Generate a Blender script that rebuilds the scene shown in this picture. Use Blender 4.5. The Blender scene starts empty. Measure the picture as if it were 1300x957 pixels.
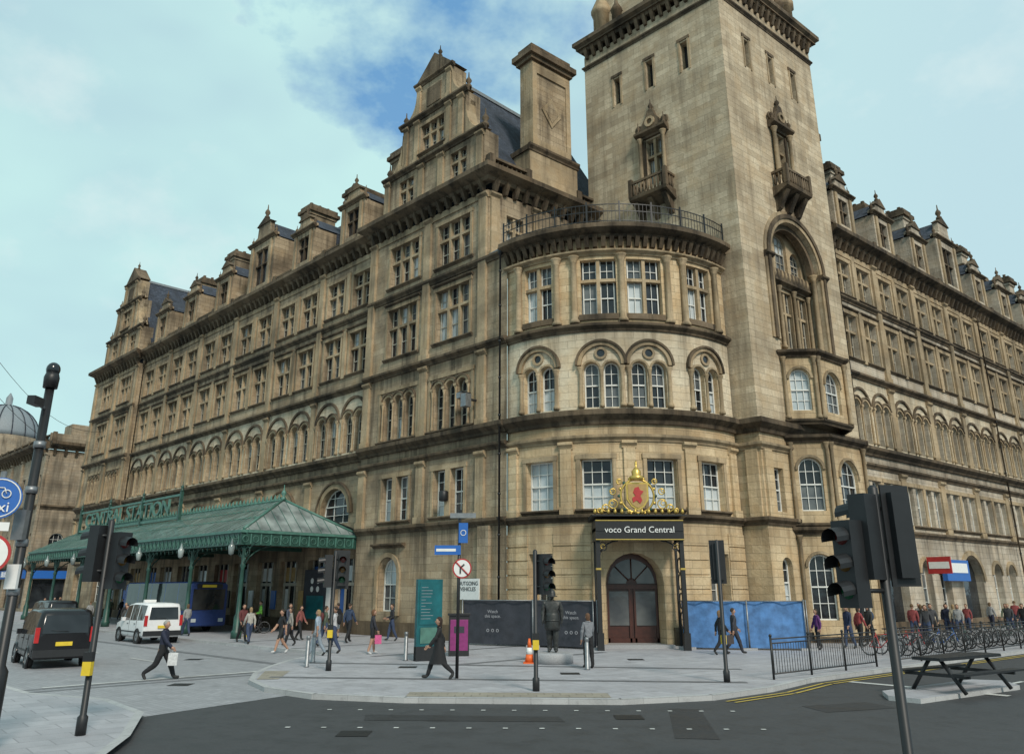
import bpy, math, random
from mathutils import Vector, Matrix
R = random.Random(11)
pi = math.pi
sc = bpy.context.scene
sc.view_settings.view_transform = 'Standard'
sc.view_settings.look = 'None'
sc.view_settings.exposure = 0

# ------------------------------------------------------------ materials
MATS = {}
def newmat(name):
    m = bpy.data.materials.new(name); m.use_nodes = True
    nt = m.node_tree
    b = nt.nodes['Principled BSDF']
    MATS[name] = m
    return m, nt, b
def N(nt, t, **kw):
    n = nt.nodes.new(t)
    for k, v in kw.items(): setattr(n, k, v)
    return n
def L(nt, a, b): nt.links.new(a, b)
def mixrgb(nt, fac, a, b, bt='MIX'):
    n = nt.nodes.new('ShaderNodeMix'); n.data_type = 'RGBA'; n.blend_type = bt
    for s, v in ((n.inputs[0], fac), (n.inputs[6], a), (n.inputs[7], b)):
        if hasattr(v, 'is_linked'): nt.links.new(v, s)
        elif isinstance(v, tuple): s.default_value = (*v[:3], 1)
        else: s.default_value = v
    return n.outputs[2]
def ramp(nt, src, a, b, c0=0.0, c1=1.0):
    n = nt.nodes.new('ShaderNodeMapRange'); n.clamp = True
    nt.links.new(src, n.inputs[0])
    n.inputs[1].default_value = a; n.inputs[2].default_value = b
    n.inputs[3].default_value = c0; n.inputs[4].default_value = c1
    return n.outputs[0]
def noise(nt, vec, scale, det=3, rough=.55):
    n = nt.nodes.new('ShaderNodeTexNoise'); n.inputs['Scale'].default_value = scale
    n.inputs['Detail'].default_value = det; n.inputs['Roughness'].default_value = rough
    if vec is not None: nt.links.new(vec, n.inputs['Vector'])
    return n.outputs['Fac']
def scaled(nt, vec, s):
    n = nt.nodes.new('ShaderNodeMapping'); n.inputs['Scale'].default_value = s
    nt.links.new(vec, n.inputs['Vector']); return n.outputs[0]
def math2(nt, op, a, b):
    n = nt.nodes.new('ShaderNodeMath'); n.operation = op
    for s, v in ((n.inputs[0], a), (n.inputs[1], b)):
        if hasattr(v, 'is_linked'): nt.links.new(v, s)
        else: s.default_value = v
    return n.outputs[0]

LEDGES = (5.5, 10.3, 14.9, 20.0, 24.6, 28.8, 32.3, 37.6)   # rain-run staining below the stone ledges
def stone(name, c1, c2, dark, grime=.5, bw=.95, rh=.38, mortar=.42):
    m, nt, b = newmat(name)
    uv = N(nt, 'ShaderNodeTexCoord').outputs['UV']
    pos = N(nt, 'ShaderNodeNewGeometry').outputs['Position']
    br = N(nt, 'ShaderNodeTexBrick')
    L(nt, uv, br.inputs['Vector'])
    br.inputs['Scale'].default_value = 1
    br.inputs['Brick Width'].default_value = bw
    br.inputs['Row Height'].default_value = rh
    br.inputs['Mortar Size'].default_value = .010
    br.inputs['Mortar Smooth'].default_value = .3
    br.inputs['Color1'].default_value = (*c1, 1)
    br.inputs['Color2'].default_value = (*c2, 1)
    br.inputs['Mortar'].default_value = (*[x*mortar for x in c1], 1)
    n1 = noise(nt, pos, .33, 4, .6)
    n2 = noise(nt, scaled(nt, pos, (1.6, 1.6, .10)), 1.0, 4, .65)
    n3 = noise(nt, pos, 8, 2, .7)
    n4 = noise(nt, pos, 1.15, 1, .5)
    sep = N(nt, 'ShaderNodeSeparateXYZ'); L(nt, pos, sep.inputs[0])
    cr = N(nt, 'ShaderNodeValToRGB'); e = cr.color_ramp.elements
    e[0].position = 0; e[0].color = (.55, .55, .55, 1); e[1].position = 1.6/40; e[1].color = (0, 0, 0, 1)
    for z in LEDGES:
        for zz, v in ((z-1.5, 0), (z-.1, 1), (z+.7, 0)):
            q = e.new(min(1, zz/40)); q.color = (v, v, v, 1)
    L(nt, ramp(nt, sep.outputs[2], 0, 40), cr.inputs[0])
    soot = math2(nt, 'MULTIPLY', cr.outputs[0], ramp(nt, n2, .34, .62, .15, 1))
    col = mixrgb(nt, ramp(nt, n4, .45, .68, 0, .5), br.outputs['Color'], (c2[0]*1.04, c2[1]*.92, c2[2]*.78))
    col = mixrgb(nt, ramp(nt, n1, .46, .68, 0, grime), col, dark)
    col = mixrgb(nt, ramp(nt, n2, .5, .69, 0, min(.95, grime)), col, tuple(x*.65 for x in dark))
    col = mixrgb(nt, math2(nt, 'MULTIPLY', soot, min(.85, grime*1.15)), col, tuple(x*.55 for x in dark))
    col = mixrgb(nt, ramp(nt, n3, .38, .78, 0, .42), col, tuple(x*.6 for x in c2))
    L(nt, col, b.inputs['Base Color'])
    b.inputs['Roughness'].default_value = .9
    b.inputs['Specular IOR Level'].default_value = .25
    bp = N(nt, 'ShaderNodeBump'); bp.inputs['Strength'].default_value = .6; bp.inputs['Distance'].default_value = .035
    L(nt, math2(nt, 'SUBTRACT', n3, br.outputs['Fac']), bp.inputs['Height']); L(nt, bp.outputs[0], b.inputs['Normal'])
def plain(name, c, rough=.6, var=.25, metal=0, scale=6, c2=None, bump=0, spec=.5):
    m, nt, b = newmat(name)
    pos = N(nt, 'ShaderNodeTexCoord').outputs['Object']
    n1 = noise(nt, pos, scale, 3)
    d = c2 if c2 else tuple(x*(1-var) for x in c)
    L(nt, mixrgb(nt, ramp(nt, n1, .3, .7), c, d), b.inputs['Base Color'])
    b.inputs['Roughness'].default_value = rough; b.inputs['Metallic'].default_value = metal
    b.inputs['Specular IOR Level'].default_value = spec
    if bump:
        bp = N(nt, 'ShaderNodeBump'); bp.inputs['Strength'].default_value = bump; bp.inputs['Distance'].default_value = .02
        L(nt, noise(nt, pos, scale*4, 3), bp.inputs['Height']); L(nt, bp.outputs[0], b.inputs['Normal'])
def glass(name, c, c2, rough=.06):
    m, nt, b = newmat(name)
    pos = N(nt, 'ShaderNodeNewGeometry').outputs['Position']
    L(nt, mixrgb(nt, ramp(nt, noise(nt, pos, .9, 2), .35, .65), c, c2), b.inputs['Base Color'])
    b.inputs['Roughness'].default_value = rough
    bp = N(nt, 'ShaderNodeBump'); bp.inputs['Strength'].default_value = .15; bp.inputs['Distance'].default_value = .05
    L(nt, noise(nt, pos, 1.6, 2), bp.inputs['Height']); L(nt, bp.outputs[0], b.inputs['Normal'])

stone('stone_drum', (.68, .535, .345), (.52, .39, .235), (.25, .18, .11), .52)
stone('stone_pale', (.72, .63, .475), (.60, .51, .375), (.24, .19, .13), .52)
stone('stone_tower', (.66, .55, .395), (.44, .355, .245), (.26, .20, .135), .5, 1.05, .38)
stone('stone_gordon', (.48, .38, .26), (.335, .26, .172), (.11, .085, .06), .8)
stone('stone_hope', (.60, .525, .42), (.46, .395, .31), (.18, .15, .115), .65)
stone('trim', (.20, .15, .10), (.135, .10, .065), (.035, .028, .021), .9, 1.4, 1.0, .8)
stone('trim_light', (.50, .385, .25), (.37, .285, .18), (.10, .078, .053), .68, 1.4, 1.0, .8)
stone('stone_far', (.40, .33, .24), (.30, .245, .18), (.12, .10, .075), .65)
stone('slate', (.075, .09, .12), (.045, .055, .075), (.03, .033, .04), .5, .35, .22, .4)
plain('lead', (.22, .25, .27), .6)
plain('win_white', (.72, .72, .68), .5, .15)
plain('win_cream', (.46, .42, .34), .6, .3)
glass('glass_dark', (.010, .012, .015), (.028, .033, .038))
glass('glass_mid', (.06, .07, .08), (.14, .15, .15))
glass('glass_blind', (.40, .45, .47), (.55, .59, .60), .12)
plain('iron_black', (.012, .012, .013), .45, .3)
plain('iron_green', (.025, .085, .065), .45, .5, scale=3)
plain('green_light', (.085, .21, .17), .5, .4, scale=3)
plain('canopy_glass', (.08, .10, .10), .12, .55, scale=.9, c2=(.32, .37, .36))
plain('gold', (.65, .45, .12), .35, .2, .7)
plain('red_paint', (.45, .03, .03), .5)
plain('white_paint', (.75, .75, .73), .5, .1)
plain('grey_print', (.30, .30, .32), .6, .1)
plain('blue_sign', (.02, .12, .42), .4, .1)
plain('teal_sign', (.01, .13, .15), .3, .5, scale=2)
plain('purple_sign', (.25, .03, .16), .4)
plain('blue_fence', (.09, .23, .50), .7, .5, scale=2.5, bump=.4)
plain('dark_banner', (.035, .038, .05), .65, .4, scale=2.5, bump=.4)
plain('yellow_paint', (.70, .50, .03), .5, .15)
plain('orange_plastic', (.75, .13, .02), .5, .15)
plain('steel', (.28, .29, .30), .45, .3, .7)
plain('bronze', (.06, .062, .06), .5, .5, .5, 8, bump=.3)
plain('black_car', (.01, .01, .012), .18, .2)
plain('white_car', (.72, .72, .72), .25, .08)
plain('bus_blue', (.02, .045, .16), .25, .2)
plain('bus_yellow', (.70, .45, .03), .3, .1)
plain('rubber', (.015, .015, .015), .85)
plain('lamp_red', (.45, .02, .02), .25)
plain('lamp_red_off', (.10, .012, .01), .25)
plain('lamp_amber', (.12, .06, .01), .25)
plain('lamp_green', (.01, .09, .04), .25)
plain('signal_black', (.014, .015, .017), .5, .3)
plain('granite', (.36, .36, .37), .7, .3, scale=30)
plain('wood_door', (.07, .02, .012), .35, .4)
plain('warm_panel', (.42, .27, .10), .6)
def ground_mat(name, c, c2, brick=None, mc=.6, rough=.85, ang=0.0):
    m, nt, b = newmat(name)
    pos = N(nt, 'ShaderNodeNewGeometry').outputs['Position']
    col = c
    if brick:
        br = N(nt, 'ShaderNodeTexBrick')
        mp = N(nt, 'ShaderNodeMapping'); mp.inputs['Rotation'].default_value = (0, 0, ang)
        L(nt, pos, mp.inputs[0]); L(nt, mp.outputs[0], br.inputs['Vector'])
        br.inputs['Scale'].default_value = 1
        br.inputs['Brick Width'].default_value = brick[0]; br.inputs['Row Height'].default_value = brick[1]
        br.inputs['Mortar Size'].default_value = .014
        br.inputs['Color1'].default_value = (*c, 1); br.inputs['Color2'].default_value = (*c2, 1)
        br.inputs['Mortar'].default_value = (*[x*mc for x in c], 1)
        col = br.outputs['Color']
    n0 = noise(nt, pos, .25, 4, .6); n1 = noise(nt, pos, 1.6, 4, .65); n2 = noise(nt, pos, 60, 2, .7)
    n3 = noise(nt, pos, 5, 3, .6)
    col = mixrgb(nt, ramp(nt, n0, .35, .7, 0, .5), col, c2)
    col = mixrgb(nt, ramp(nt, n1, .48, .7, 0, .5), col, tuple(x*.6 for x in c2))
    col = mixrgb(nt, ramp(nt, n3, .6, .72, 0, .45), col, tuple(x*.5 for x in c2))
    col = mixrgb(nt, ramp(nt, n2, .35, .7, 0, .35), col, tuple(min(1, x*1.5) for x in c))
    L(nt, col, b.inputs['Base Color'])
    L(nt, ramp(nt, n1, .3, .7, rough, rough-.25), b.inputs['Roughness'])
    bp = N(nt, 'ShaderNodeBump'); bp.inputs['Strength'].default_value = .35; bp.inputs['Distance'].default_value = .01
    L(nt, n2, bp.inputs['Height']); L(nt, bp.outputs[0], b.inputs['Normal'])
ground_mat('asphalt', (.046, .047, .050), (.030, .031, .033))
ground_mat('asphalt_patch', (.028, .028, .030), (.020, .020, .022), None, .6, .75)
ground_mat('paving', (.38, .375, .395), (.28, .275, .295), (.9, .6), .42, .75, -.7)
ground_mat('setts', (.31, .31, .325), (.235, .235, .25), (.3, .15), .6, .75, .785)
ground_mat('setts_dark', (.17, .17, .18), (.13, .13, .14), (.3, .15), .6, .75, .785)
ground_mat('kerb', (.42, .42, .42), (.32, .32, .32), (.9, 5), .6)
ground_mat('tactile', (.30, .27, .22), (.24, .21, .17), (.4, .4), .4, .8)
ground_mat('marking_white', (.55, .55, .53), (.20, .20, .20))
ground_mat('marking_yellow', (.50, .36, .06), (.26, .20, .06))

# ------------------------------------------------------------ mesh builder
class MB:
    def __init__(s, xf=None, seg=None):
        s.V = []; s.F = []; s.M = []; s.UV = []; s.S = []; s.names = []; s.xf = xf or (lambda u, d, z: (u, d, z)); s.seg = seg
    def mi(s, n):
        if n not in s.names: s.names.append(n)
        return s.names.index(n)
    def v(s, u, d, z):
        s.V.append(s.xf(u, d, z)); s.UV.append((u + d, z)); return len(s.V)-1
    def f(s, idx, mat, sm=False):
        s.F.append(idx); s.M.append(s.mi(mat)); s.S.append(sm)
    def quad(s, pts, mat):
        s.f([s.v(*p) for p in pts], mat)
    def profile(s, u0, u1, pts, mat, m0=0, m1=0):
        n = 1
        if s.seg: n = max(1, int(math.ceil(abs(u1-u0)/s.seg)))
        rows = []
        for i in range(n+1):
            t = i/n; row = []
            for d, z in pts:
                u = (u0 - m0*d)*(1-t) + (u1 + m1*d)*t
                row.append(s.v(u, d, z))
            rows.append(row)
        k = len(pts)
        for i in range(n):
            for j in range(k):
                s.f([rows[i][j], rows[i][(j+1) % k], rows[i+1][(j+1) % k], rows[i+1][j]], mat)
        s.f(rows[0][::-1], mat); s.f(rows[-1], mat)
    def box(s, u0, u1, d0, d1, z0, z1, mat):
        s.profile(u0, u1, [(d0, z0), (d1, z0), (d1, z1), (d0, z1)], mat)
    def prism(s, pts, d0, d1, mat):
        a = [s.v(u, d0, z) for u, z in pts]; b = [s.v(u, d1, z) for u, z in pts]
        k = len(pts); s.f(a, mat); s.f(b[::-1], mat)
        for j in range(k): s.f([a[j], a[(j+1) % k], b[(j+1) % k], b[j]], mat)
    def prismz(s, pts, z0, z1, mat, mtop=None):
        a = [s.v(u, d, z0) for u, d in pts]; b = [s.v(u, d, z1) for u, d in pts]
        k = len(pts); s.f(a, mat); s.f(b[::-1], mtop or mat)
        for j in range(k): s.f([a[j], a[(j+1) % k], b[(j+1) % k], b[j]], mat)
    def lathe(s, u, d, prof, mat, n=8, sm=True):
        rows = [[s.v(u+r*math.cos(2*pi*i/n), d+r*math.sin(2*pi*i/n), z) for i in range(n)] for r, z in prof]
        for a, b in zip(rows[:-1], rows[1:]):
            for i in range(n): s.f([a[i], a[(i+1) % n], b[(i+1) % n], b[i]], mat, sm)
        s.f(rows[0][::-1], mat); s.f(rows[-1], mat)
    def tube(s, p0, p1, r0, r1, mat, n=8):
        p0 = Vector(p0); p1 = Vector(p1); ax = (p1-p0)
        if ax.length < 1e-6: return
        ax.normalize()
        h = Vector((0, 0, 1)) if abs(ax.z) < .9 else Vector((1, 0, 0))
        a = ax.cross(h).normalized(); b = ax.cross(a)
        rows = []
        for p, r in ((p0, r0), (p1, r1)):
            rows.append([s.v(*(p + a*(r*math.cos(2*pi*i/n)) + b*(r*math.sin(2*pi*i/n)))) for i in range(n)])
        for i in range(n): s.f([rows[0][i], rows[0][(i+1) % n], rows[1][(i+1) % n], rows[1][i]], mat, True)
        s.f(rows[0][::-1], mat); s.f(rows[1], mat)
    def path(s, pts, r, mat, n=6):
        for a, b in zip(pts[:-1], pts[1:]): s.tube(a, b, r, r, mat, n)
    def ball(s, c, rx, ry, rz, mat, n=12, k=8, fn=None):
        rows = []
        for j in range(k+1):
            th = pi*j/k
            row = []
            for i in range(n):
                ph = 2*pi*i/n
                p = [math.sin(th)*math.cos(ph), math.sin(th)*math.sin(ph), math.cos(th)]
                if fn: p = fn(p)
                row.append(s.v(c[0]+rx*p[0], c[1]+ry*p[1], c[2]+rz*p[2]))
            rows.append(row)
        for a, b in zip(rows[:-1], rows[1:]):
            for i in range(n): s.f([a[i], a[(i+1) % n], b[(i+1) % n], b[i]], mat, True)
    def torus(s, c, axis, R0, r, mat, n=24, k=6, a0=0, a1=2*pi):
        c = Vector(c); ax = Vector(axis).normalized()
        h = Vector((0, 0, 1)) if abs(ax.z) < .9 else Vector((1, 0, 0))
        e1 = ax.cross(h).normalized(); e2 = e1.cross(ax)
        rows = []
        full = abs(a1-a0-2*pi) < 1e-6
        for i in range(n + (0 if full else 1)):
            t = a0+(a1-a0)*i/n; dr = e1*math.cos(t)+e2*math.sin(t)
            rows.append([s.v(*(c+dr*(R0+r*math.cos(2*pi*j/k))+ax*(r*math.sin(2*pi*j/k)))) for j in range(k)])
        m = len(rows)
        for i in range(m if full else m-1):
            a = rows[i]; b = rows[(i+1) % m]
            for j in range(k): s.f([a[j], a[(j+1) % k], b[(j+1) % k], b[j]], mat, True)
    def ring(s, uc, zc, ri, ro, d0, d1, mat, n=12, a0=0, a1=pi):
        P = []
        for i in range(n+1):
            t = a0+(a1-a0)*i/n; c, q = math.cos(t), math.sin(t)
            P.append([s.v(uc+ri*c, d0, zc+ri*q), s.v(uc+ri*c, d1, zc+ri*q), s.v(uc+ro*c, d1, zc+ro*q), s.v(uc+ro*c, d0, zc+ro*q)])
        for a, b in zip(P[:-1], P[1:]):
            for j in range(3): s.f([a[j], a[j+1], b[j+1], b[j]], mat)
        s.f(P[0], mat); s.f(P[-1][::-1], mat)
    def disc(s, uc, zc, r, d, mat, n=20):
        s.f([s.v(uc+r*math.cos(2*pi*i/n), d, zc+r*math.sin(2*pi*i/n)) for i in range(n)], mat)
    def wq(s, a, b, z0, z1, mat):
        if b-a < 1e-4 or z1-z0 < 1e-4: return
        n = max(1, int(math.ceil((b-a)/s.seg))) if s.seg else 1
        for i in range(n):
            p, q = a+(b-a)*i/n, a+(b-a)*(i+1)/n
            s.quad([(p, 0, z0), (q, 0, z0), (q, 0, z1), (p, 0, z1)], mat)
    def wall(s, u0, u1, z0, z1, ops, mat, dep=.35, rev=None):
        rev = rev or mat
        cur = u0
        for (uc, w, zb, zt, kind, style) in sorted(ops):
            a, b = uc-w/2, uc+w/2
            s.wq(cur, a, z0, z1, mat); s.wq(a, b, z0, zb, mat)
            if kind == 'r':
                s.wq(a, b, zt, z1, mat)
                s.quad([(a, 0, zt), (b, 0, zt), (b, -dep, zt), (a, -dep, zt)], rev); ztop = zt
            else:
                zs = zt-w/2; n = 10
                P = [(uc-w/2*math.cos(pi*i/n), zs+w/2*math.sin(pi*i/n)) for i in range(n+1)]
                for p, q in zip(P[:-1], P[1:]):
                    s.quad([(p[0], 0, p[1]), (q[0], 0, q[1]), (q[0], 0, z1), (p[0], 0, z1)], mat)
                    s.quad([(p[0], 0, p[1]), (q[0], 0, q[1]), (q[0], -dep, q[1]), (p[0], -dep, p[1])], rev)
                ztop = zs
            for e in (a, b): s.quad([(e, 0, zb), (e, -dep, zb), (e, -dep, ztop), (e, 0, ztop)], rev)
            s.quad([(a, 0, zb), (b, 0, zb), (b, -dep, zb), (a, -dep, zb)], rev)
            s.window(uc, w, zb, zt, dep, style, kind)
            cur = b
        s.wq(cur, u1, z0, z1, mat)
    def pane(s, a, b, z0, z1, d, pref=None):
        g = pref or R.choices(['glass_dark', 'glass_mid', 'glass_blind'], [6, 3, 1])[0]
        t = R.uniform(-.012, .012)
        s.quad([(a, d+t, z0), (b, d-t, z0), (b, d+t*.3, z1), (a, d-t*.6, z1)], g)
    def window(s, uc, w, zb, zt, dep, style, kind):
        a, b = uc-w/2, uc+w/2; h = zt-zb; d = -dep
        if style == 'none': return
        if style == 'dark':
            s.pane(a-.02, b+.02, zb, zt+.02, d, 'glass_dark'); return
        d0 = d-.02
        if style.startswith('cross'):
            nl = int(style[5]) if len(style) > 5 else 2
            fr = 'win_white' if style.endswith('w') else 'win_cream'
            lw = w/nl; zt1 = zb+h*.62
            for i in range(nl):
                p = a+i*lw; q = p+lw
                s.pane(p, q, zb, zt1, d0, R.choices(['glass_dark', 'glass_mid', 'glass_blind'], [4, 2, 4] if fr == 'win_white' else [6, 3, 1])[0])
                s.pane(p, q, zt1, zt, d0)
                for e in (p+.08, q-.14): s.box(e, e+.06, d+.005, d+.06, zb, zt, fr)
                s.box(p+.09, q-.09, d+.008, d+.063, (zb+zt1)/2-.03, (zb+zt1)/2+.03, fr)
                s.box(p+.09, q-.09, d+.0085, d+.064, zb, zb+.06, fr)
                s.box((p+q)/2-.016, (p+q)/2+.016, d+.006, d+.04, zb, zt, fr)
                s.box(p+.09, q-.09, d+.006, d+.037, (zt1+zt)/2-.016, (zt1+zt)/2+.016, fr)
            for i in range(1, nl):
                s.box(a+i*lw-.09, a+i*lw+.09, d-.04, -.08, zb, zt, 'trim_light')
            s.box(a, b, d-.04, -.085, zt1-.08, zt1+.08, 'trim_light')
            return
        fr = 'win_white' if style == 'sash' else 'win_cream'
        zm = zb+h*.5
        lo = R.choices(['glass_dark', 'glass_mid', 'glass_blind'], [3, 2, 4] if style == 'sash' else [5, 3, 1])[0]
        s.pane(a-.01, b+.01, zb, zm, d0, lo); s.pane(a-.01, b+.01, zm, zt+.01, d0)
        t = .07
        s.box(a, a+t, d+.005, d+.07, zb, zt, fr); s.box(b-t, b, d+.005, d+.07, zb, zt, fr)
        s.box(a+t, b-t, d+.007, d+.075, zb, zb+t, fr)
        if kind == 'r': s.box(a+t, b-t, d+.007, d+.075, zt-t, zt, fr)
        else: s.ring(uc, zt-w/2, w/2-t, w/2+.01, d+.004, d+.072, fr, 10)
        s.box(a+t, b-t, d+.007, d+.085, zm-.035, zm+.035, fr)
        nv = 1 if w < 1.0 else 2
        for i in range(1, nv+1):
            e = a+w*i/(nv+1); s.box(e-.018, e+.018, d+.006, d+.045, zb+t, zt-.04, fr)
        for zz in (zb+h*.25, zb+h*.75): s.box(a+t, b-t, d+.006, d+.042, zz-.016, zz+.016, fr)
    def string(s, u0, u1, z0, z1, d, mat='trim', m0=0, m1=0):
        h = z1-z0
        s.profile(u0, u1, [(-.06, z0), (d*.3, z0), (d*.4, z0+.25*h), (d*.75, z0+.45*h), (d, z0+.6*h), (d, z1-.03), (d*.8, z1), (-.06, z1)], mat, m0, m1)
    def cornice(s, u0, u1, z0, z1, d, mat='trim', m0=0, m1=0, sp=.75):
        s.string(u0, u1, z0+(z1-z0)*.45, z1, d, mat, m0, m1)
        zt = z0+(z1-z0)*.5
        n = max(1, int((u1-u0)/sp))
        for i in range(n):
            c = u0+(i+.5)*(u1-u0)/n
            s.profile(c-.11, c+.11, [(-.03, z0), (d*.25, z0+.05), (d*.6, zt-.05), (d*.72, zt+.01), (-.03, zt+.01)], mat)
    def surround(s, uc, w, zb, zt, mat='trim_light', hood=True):
        a, b = uc-w/2, uc+w/2
        s.box(a-.2, a-.02, -.02, .07, zb, zt, mat); s.box(b+.02, b+.2, -.02, .07, zb, zt, mat)
        s.box(a-.24, b+.24, -.02, .09, zt+.0, zt+.24, mat)
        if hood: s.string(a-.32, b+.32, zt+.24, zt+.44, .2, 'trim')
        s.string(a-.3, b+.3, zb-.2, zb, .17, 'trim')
    def column(s, u, d, z0, z1, r, mat='trim_light', n=8):
        s.lathe(u, d, [(r*1.5, z0), (r*1.5, z0+.12), (r*1.15, z0+.2), (r, z0+.26), (r*.88, z1-.35), (r*1.1, z1-.3), (r*.95, z1-.26), (r*1.6, z1-.08), (r*1.7, z1)], mat, n)
    def pilaster(s, uc, w, z0, z1, d, mat='trim_light'):
        s.box(uc-w/2, uc+w/2, -.03, d, z0+.35, z1-.35, mat)
        s.box(uc-w/2-.06, uc+w/2+.06, -.032, d+.06, z0, z0+.35, mat)
        s.string(uc-w/2-.08, uc+w/2+.08, z1-.35, z1, d+.1, mat)
    def balustrade(s, u0, u1, z, d, mat='trim', h=.95, sp=.36, piers=3.4):
        s.box(u0, u1, d-.16, d+.16, z, z+.15, mat); s.box(u0, u1, d-.18, d+.18, z+h-.15, z+h, mat)
        n = int((u1-u0)/sp)
        for i in range(n):
            c = u0+(i+.5)*(u1-u0)/n
            s.lathe(c, d, [(.06, z+.15), (.11, z+.32), (.05, z+h-.3), (.08, z+h-.15)], mat, 6)
        k = max(1, int((u1-u0)/piers))
        for i in range(k+1):
            c = u0+i*(u1-u0)/k
            s.box(c-.2, c+.2, d-.22, d+.22, z, z+h+.12, mat)
    def chimney(s, uc, dc, wu, wd, z0, z1, mat='trim_light', pots=3):
        s.box(uc-wu/2, uc+wu/2, dc-wd/2, dc+wd/2, z0, z1-.9, mat)
        for k in (-1, 1):
            n = max(1, int(wd/1.1))
            for i in range(n):
                c = dc-wd/2+(i+.5)*wd/n
                s.box(uc+k*wu/2-.02, uc+k*wu/2+.05, c-.3, c+.3, z1-4.0, z1-2.1, 'trim')
        s.box(uc-wu/2+.2, uc+wu/2-.2, dc+wd/2-.02, dc+wd/2+.05, z1-4.0, z1-2.1, 'trim')
        s.box(uc-wu/2-.12, uc+wu/2+.12, dc-wd/2-.12, dc+wd/2+.12, z1-1.9, z1-1.75, 'trim')
        s.box(uc-wu/2-.1, uc+wu/2+.1, dc-wd/2-.1, dc+wd/2+.1, z1-.9, z1-.65, mat)
        s.box(uc-wu/2-.28, uc+wu/2+.28, dc-wd/2-.28, dc+wd/2+.28, z1-.65, z1-.35, 'trim')
        s.box(uc-wu/2-.12, uc+wu/2+.12, dc-wd/2-.12, dc+wd/2+.12, z1-.35, z1, 'trim')
        for i in range(pots):
            c = dc-wd/2+(i+.5)*wd/pots
            s.lathe(uc, c, [(.17, z1), (.14, z1+.1), (.12, z1+.35), (.16, z1+.4), (.15, z1+.45)], 'trim', 7)
    def finial(s, u, d, z, k=1.0, mat='trim'):
        s.lathe(u, d, [(.2*k, z), (.2*k, z+.18*k), (.09*k, z+.3*k), (.2*k, z+.5*k), (.17*k, z+.62*k), (.05*k, z+.8*k), (.03*k, z+1.15*k)], mat, 8)
    def build(s, name, parent=None, loc=None, rot=0, bevel=0):
        me = bpy.data.meshes.new(name)
        me.from_pydata(s.V, [], s.F)
        for n in s.names: me.materials.append(MATS[n])
        me.polygons.foreach_set('material_index', s.M)
        me.polygons.foreach_set('use_smooth', s.S)
        uvl = me.uv_layers.new(name='UVMap')
        li = [0]*len(me.loops); me.loops.foreach_get('vertex_index', li)
        flat = []
        for i in li: flat.extend(s.UV[i])
        uvl.data.foreach_set('uv', flat)
        me.update()
        o = bpy.data.objects.new(name, me); sc.collection.objects.link(o)
        if loc: o.location = loc
        o.rotation_euler = (0, 0, rot)
        if parent: o.parent = parent
        if bevel:
            bv = o.modifiers.new('bevel', 'BEVEL'); bv.width = bevel; bv.segments = 2; bv.limit_method = 'ANGLE'; bv.angle_limit = .6
        return o
def empty(name, loc=(0, 0, 0)):
    o = bpy.data.objects.new(name, None); sc.collection.objects.link(o); o.location = loc; return o
def text(name, body, size, loc, xdir, mat, parent=None, ext=.02, align='CENTER', sx=1):
    c = bpy.data.curves.new(name, 'FONT'); c.body = body; c.size = size; c.extrude = ext; c.align_x = align; c.align_y = 'CENTER'
    c.resolution_u = 3
    c.materials.append(MATS[mat])
    o = bpy.data.objects.new(name, c); sc.collection.objects.link(o)
    x = Vector((*xdir, 0)).normalized(); z = Vector((0, 0, 1)); n = x.cross(z)
    M = Matrix((x*sx, z, n)).transposed().to_4x4(); M.translation = Vector(loc)
    o.matrix_world = M
    if parent: o.parent = parent
    return o

def fr(O, U, Nn, off=0):
    return lambda u, d, z: (O[0]+u*U[0]+(d+off)*Nn[0], O[1]+u*U[1]+(d+off)*Nn[1], z)
S45 = math.sqrt(.5)
C0 = (-1.35, 41.0); T0 = (12.5, 39.4)
GU = (-S45, S45); GN = (-S45, -S45)
HU = (math.sin(math.radians(50)), math.cos(math.radians(50))); HN = (HU[1], -HU[0])
def gp(u, d, z=0): return (C0[0]+u*GU[0]+d*GN[0], C0[1]+u*GU[1]+d*GN[1], z)
def hp(u, d, z=0): return (T0[0]+u*HU[0]+d*HN[0], T0[1]+u*HU[1]+d*HN[1], z)

hotel = empty('grand_station_hotel')

def lights(m, uc, n, w, gap, zb, zt, style, mat='trim_light'):
    ops = []; p = w+gap; u0 = uc-(n-1)*p/2; zs = zt-w/2
    for i in range(n):
        c = u0+i*p; ops.append((c, w, zb, zt, 'a', style))
        m.ring(c, zs, w/2+.02, w/2+.17, -.01, .09, mat, 10)
        m.ring(c, zs, w/2+.17, w/2+.25, -.01, .16, 'trim', 10)
    for i in range(n+1):
        c = u0-p/2+i*p
        m.column(c, .05, zb, zs, gap*.27, mat, 7)
        m.box(c-gap*.45, c+gap*.45, -.01, .17, zs-.01, zs+.14, mat)
    return ops

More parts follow.
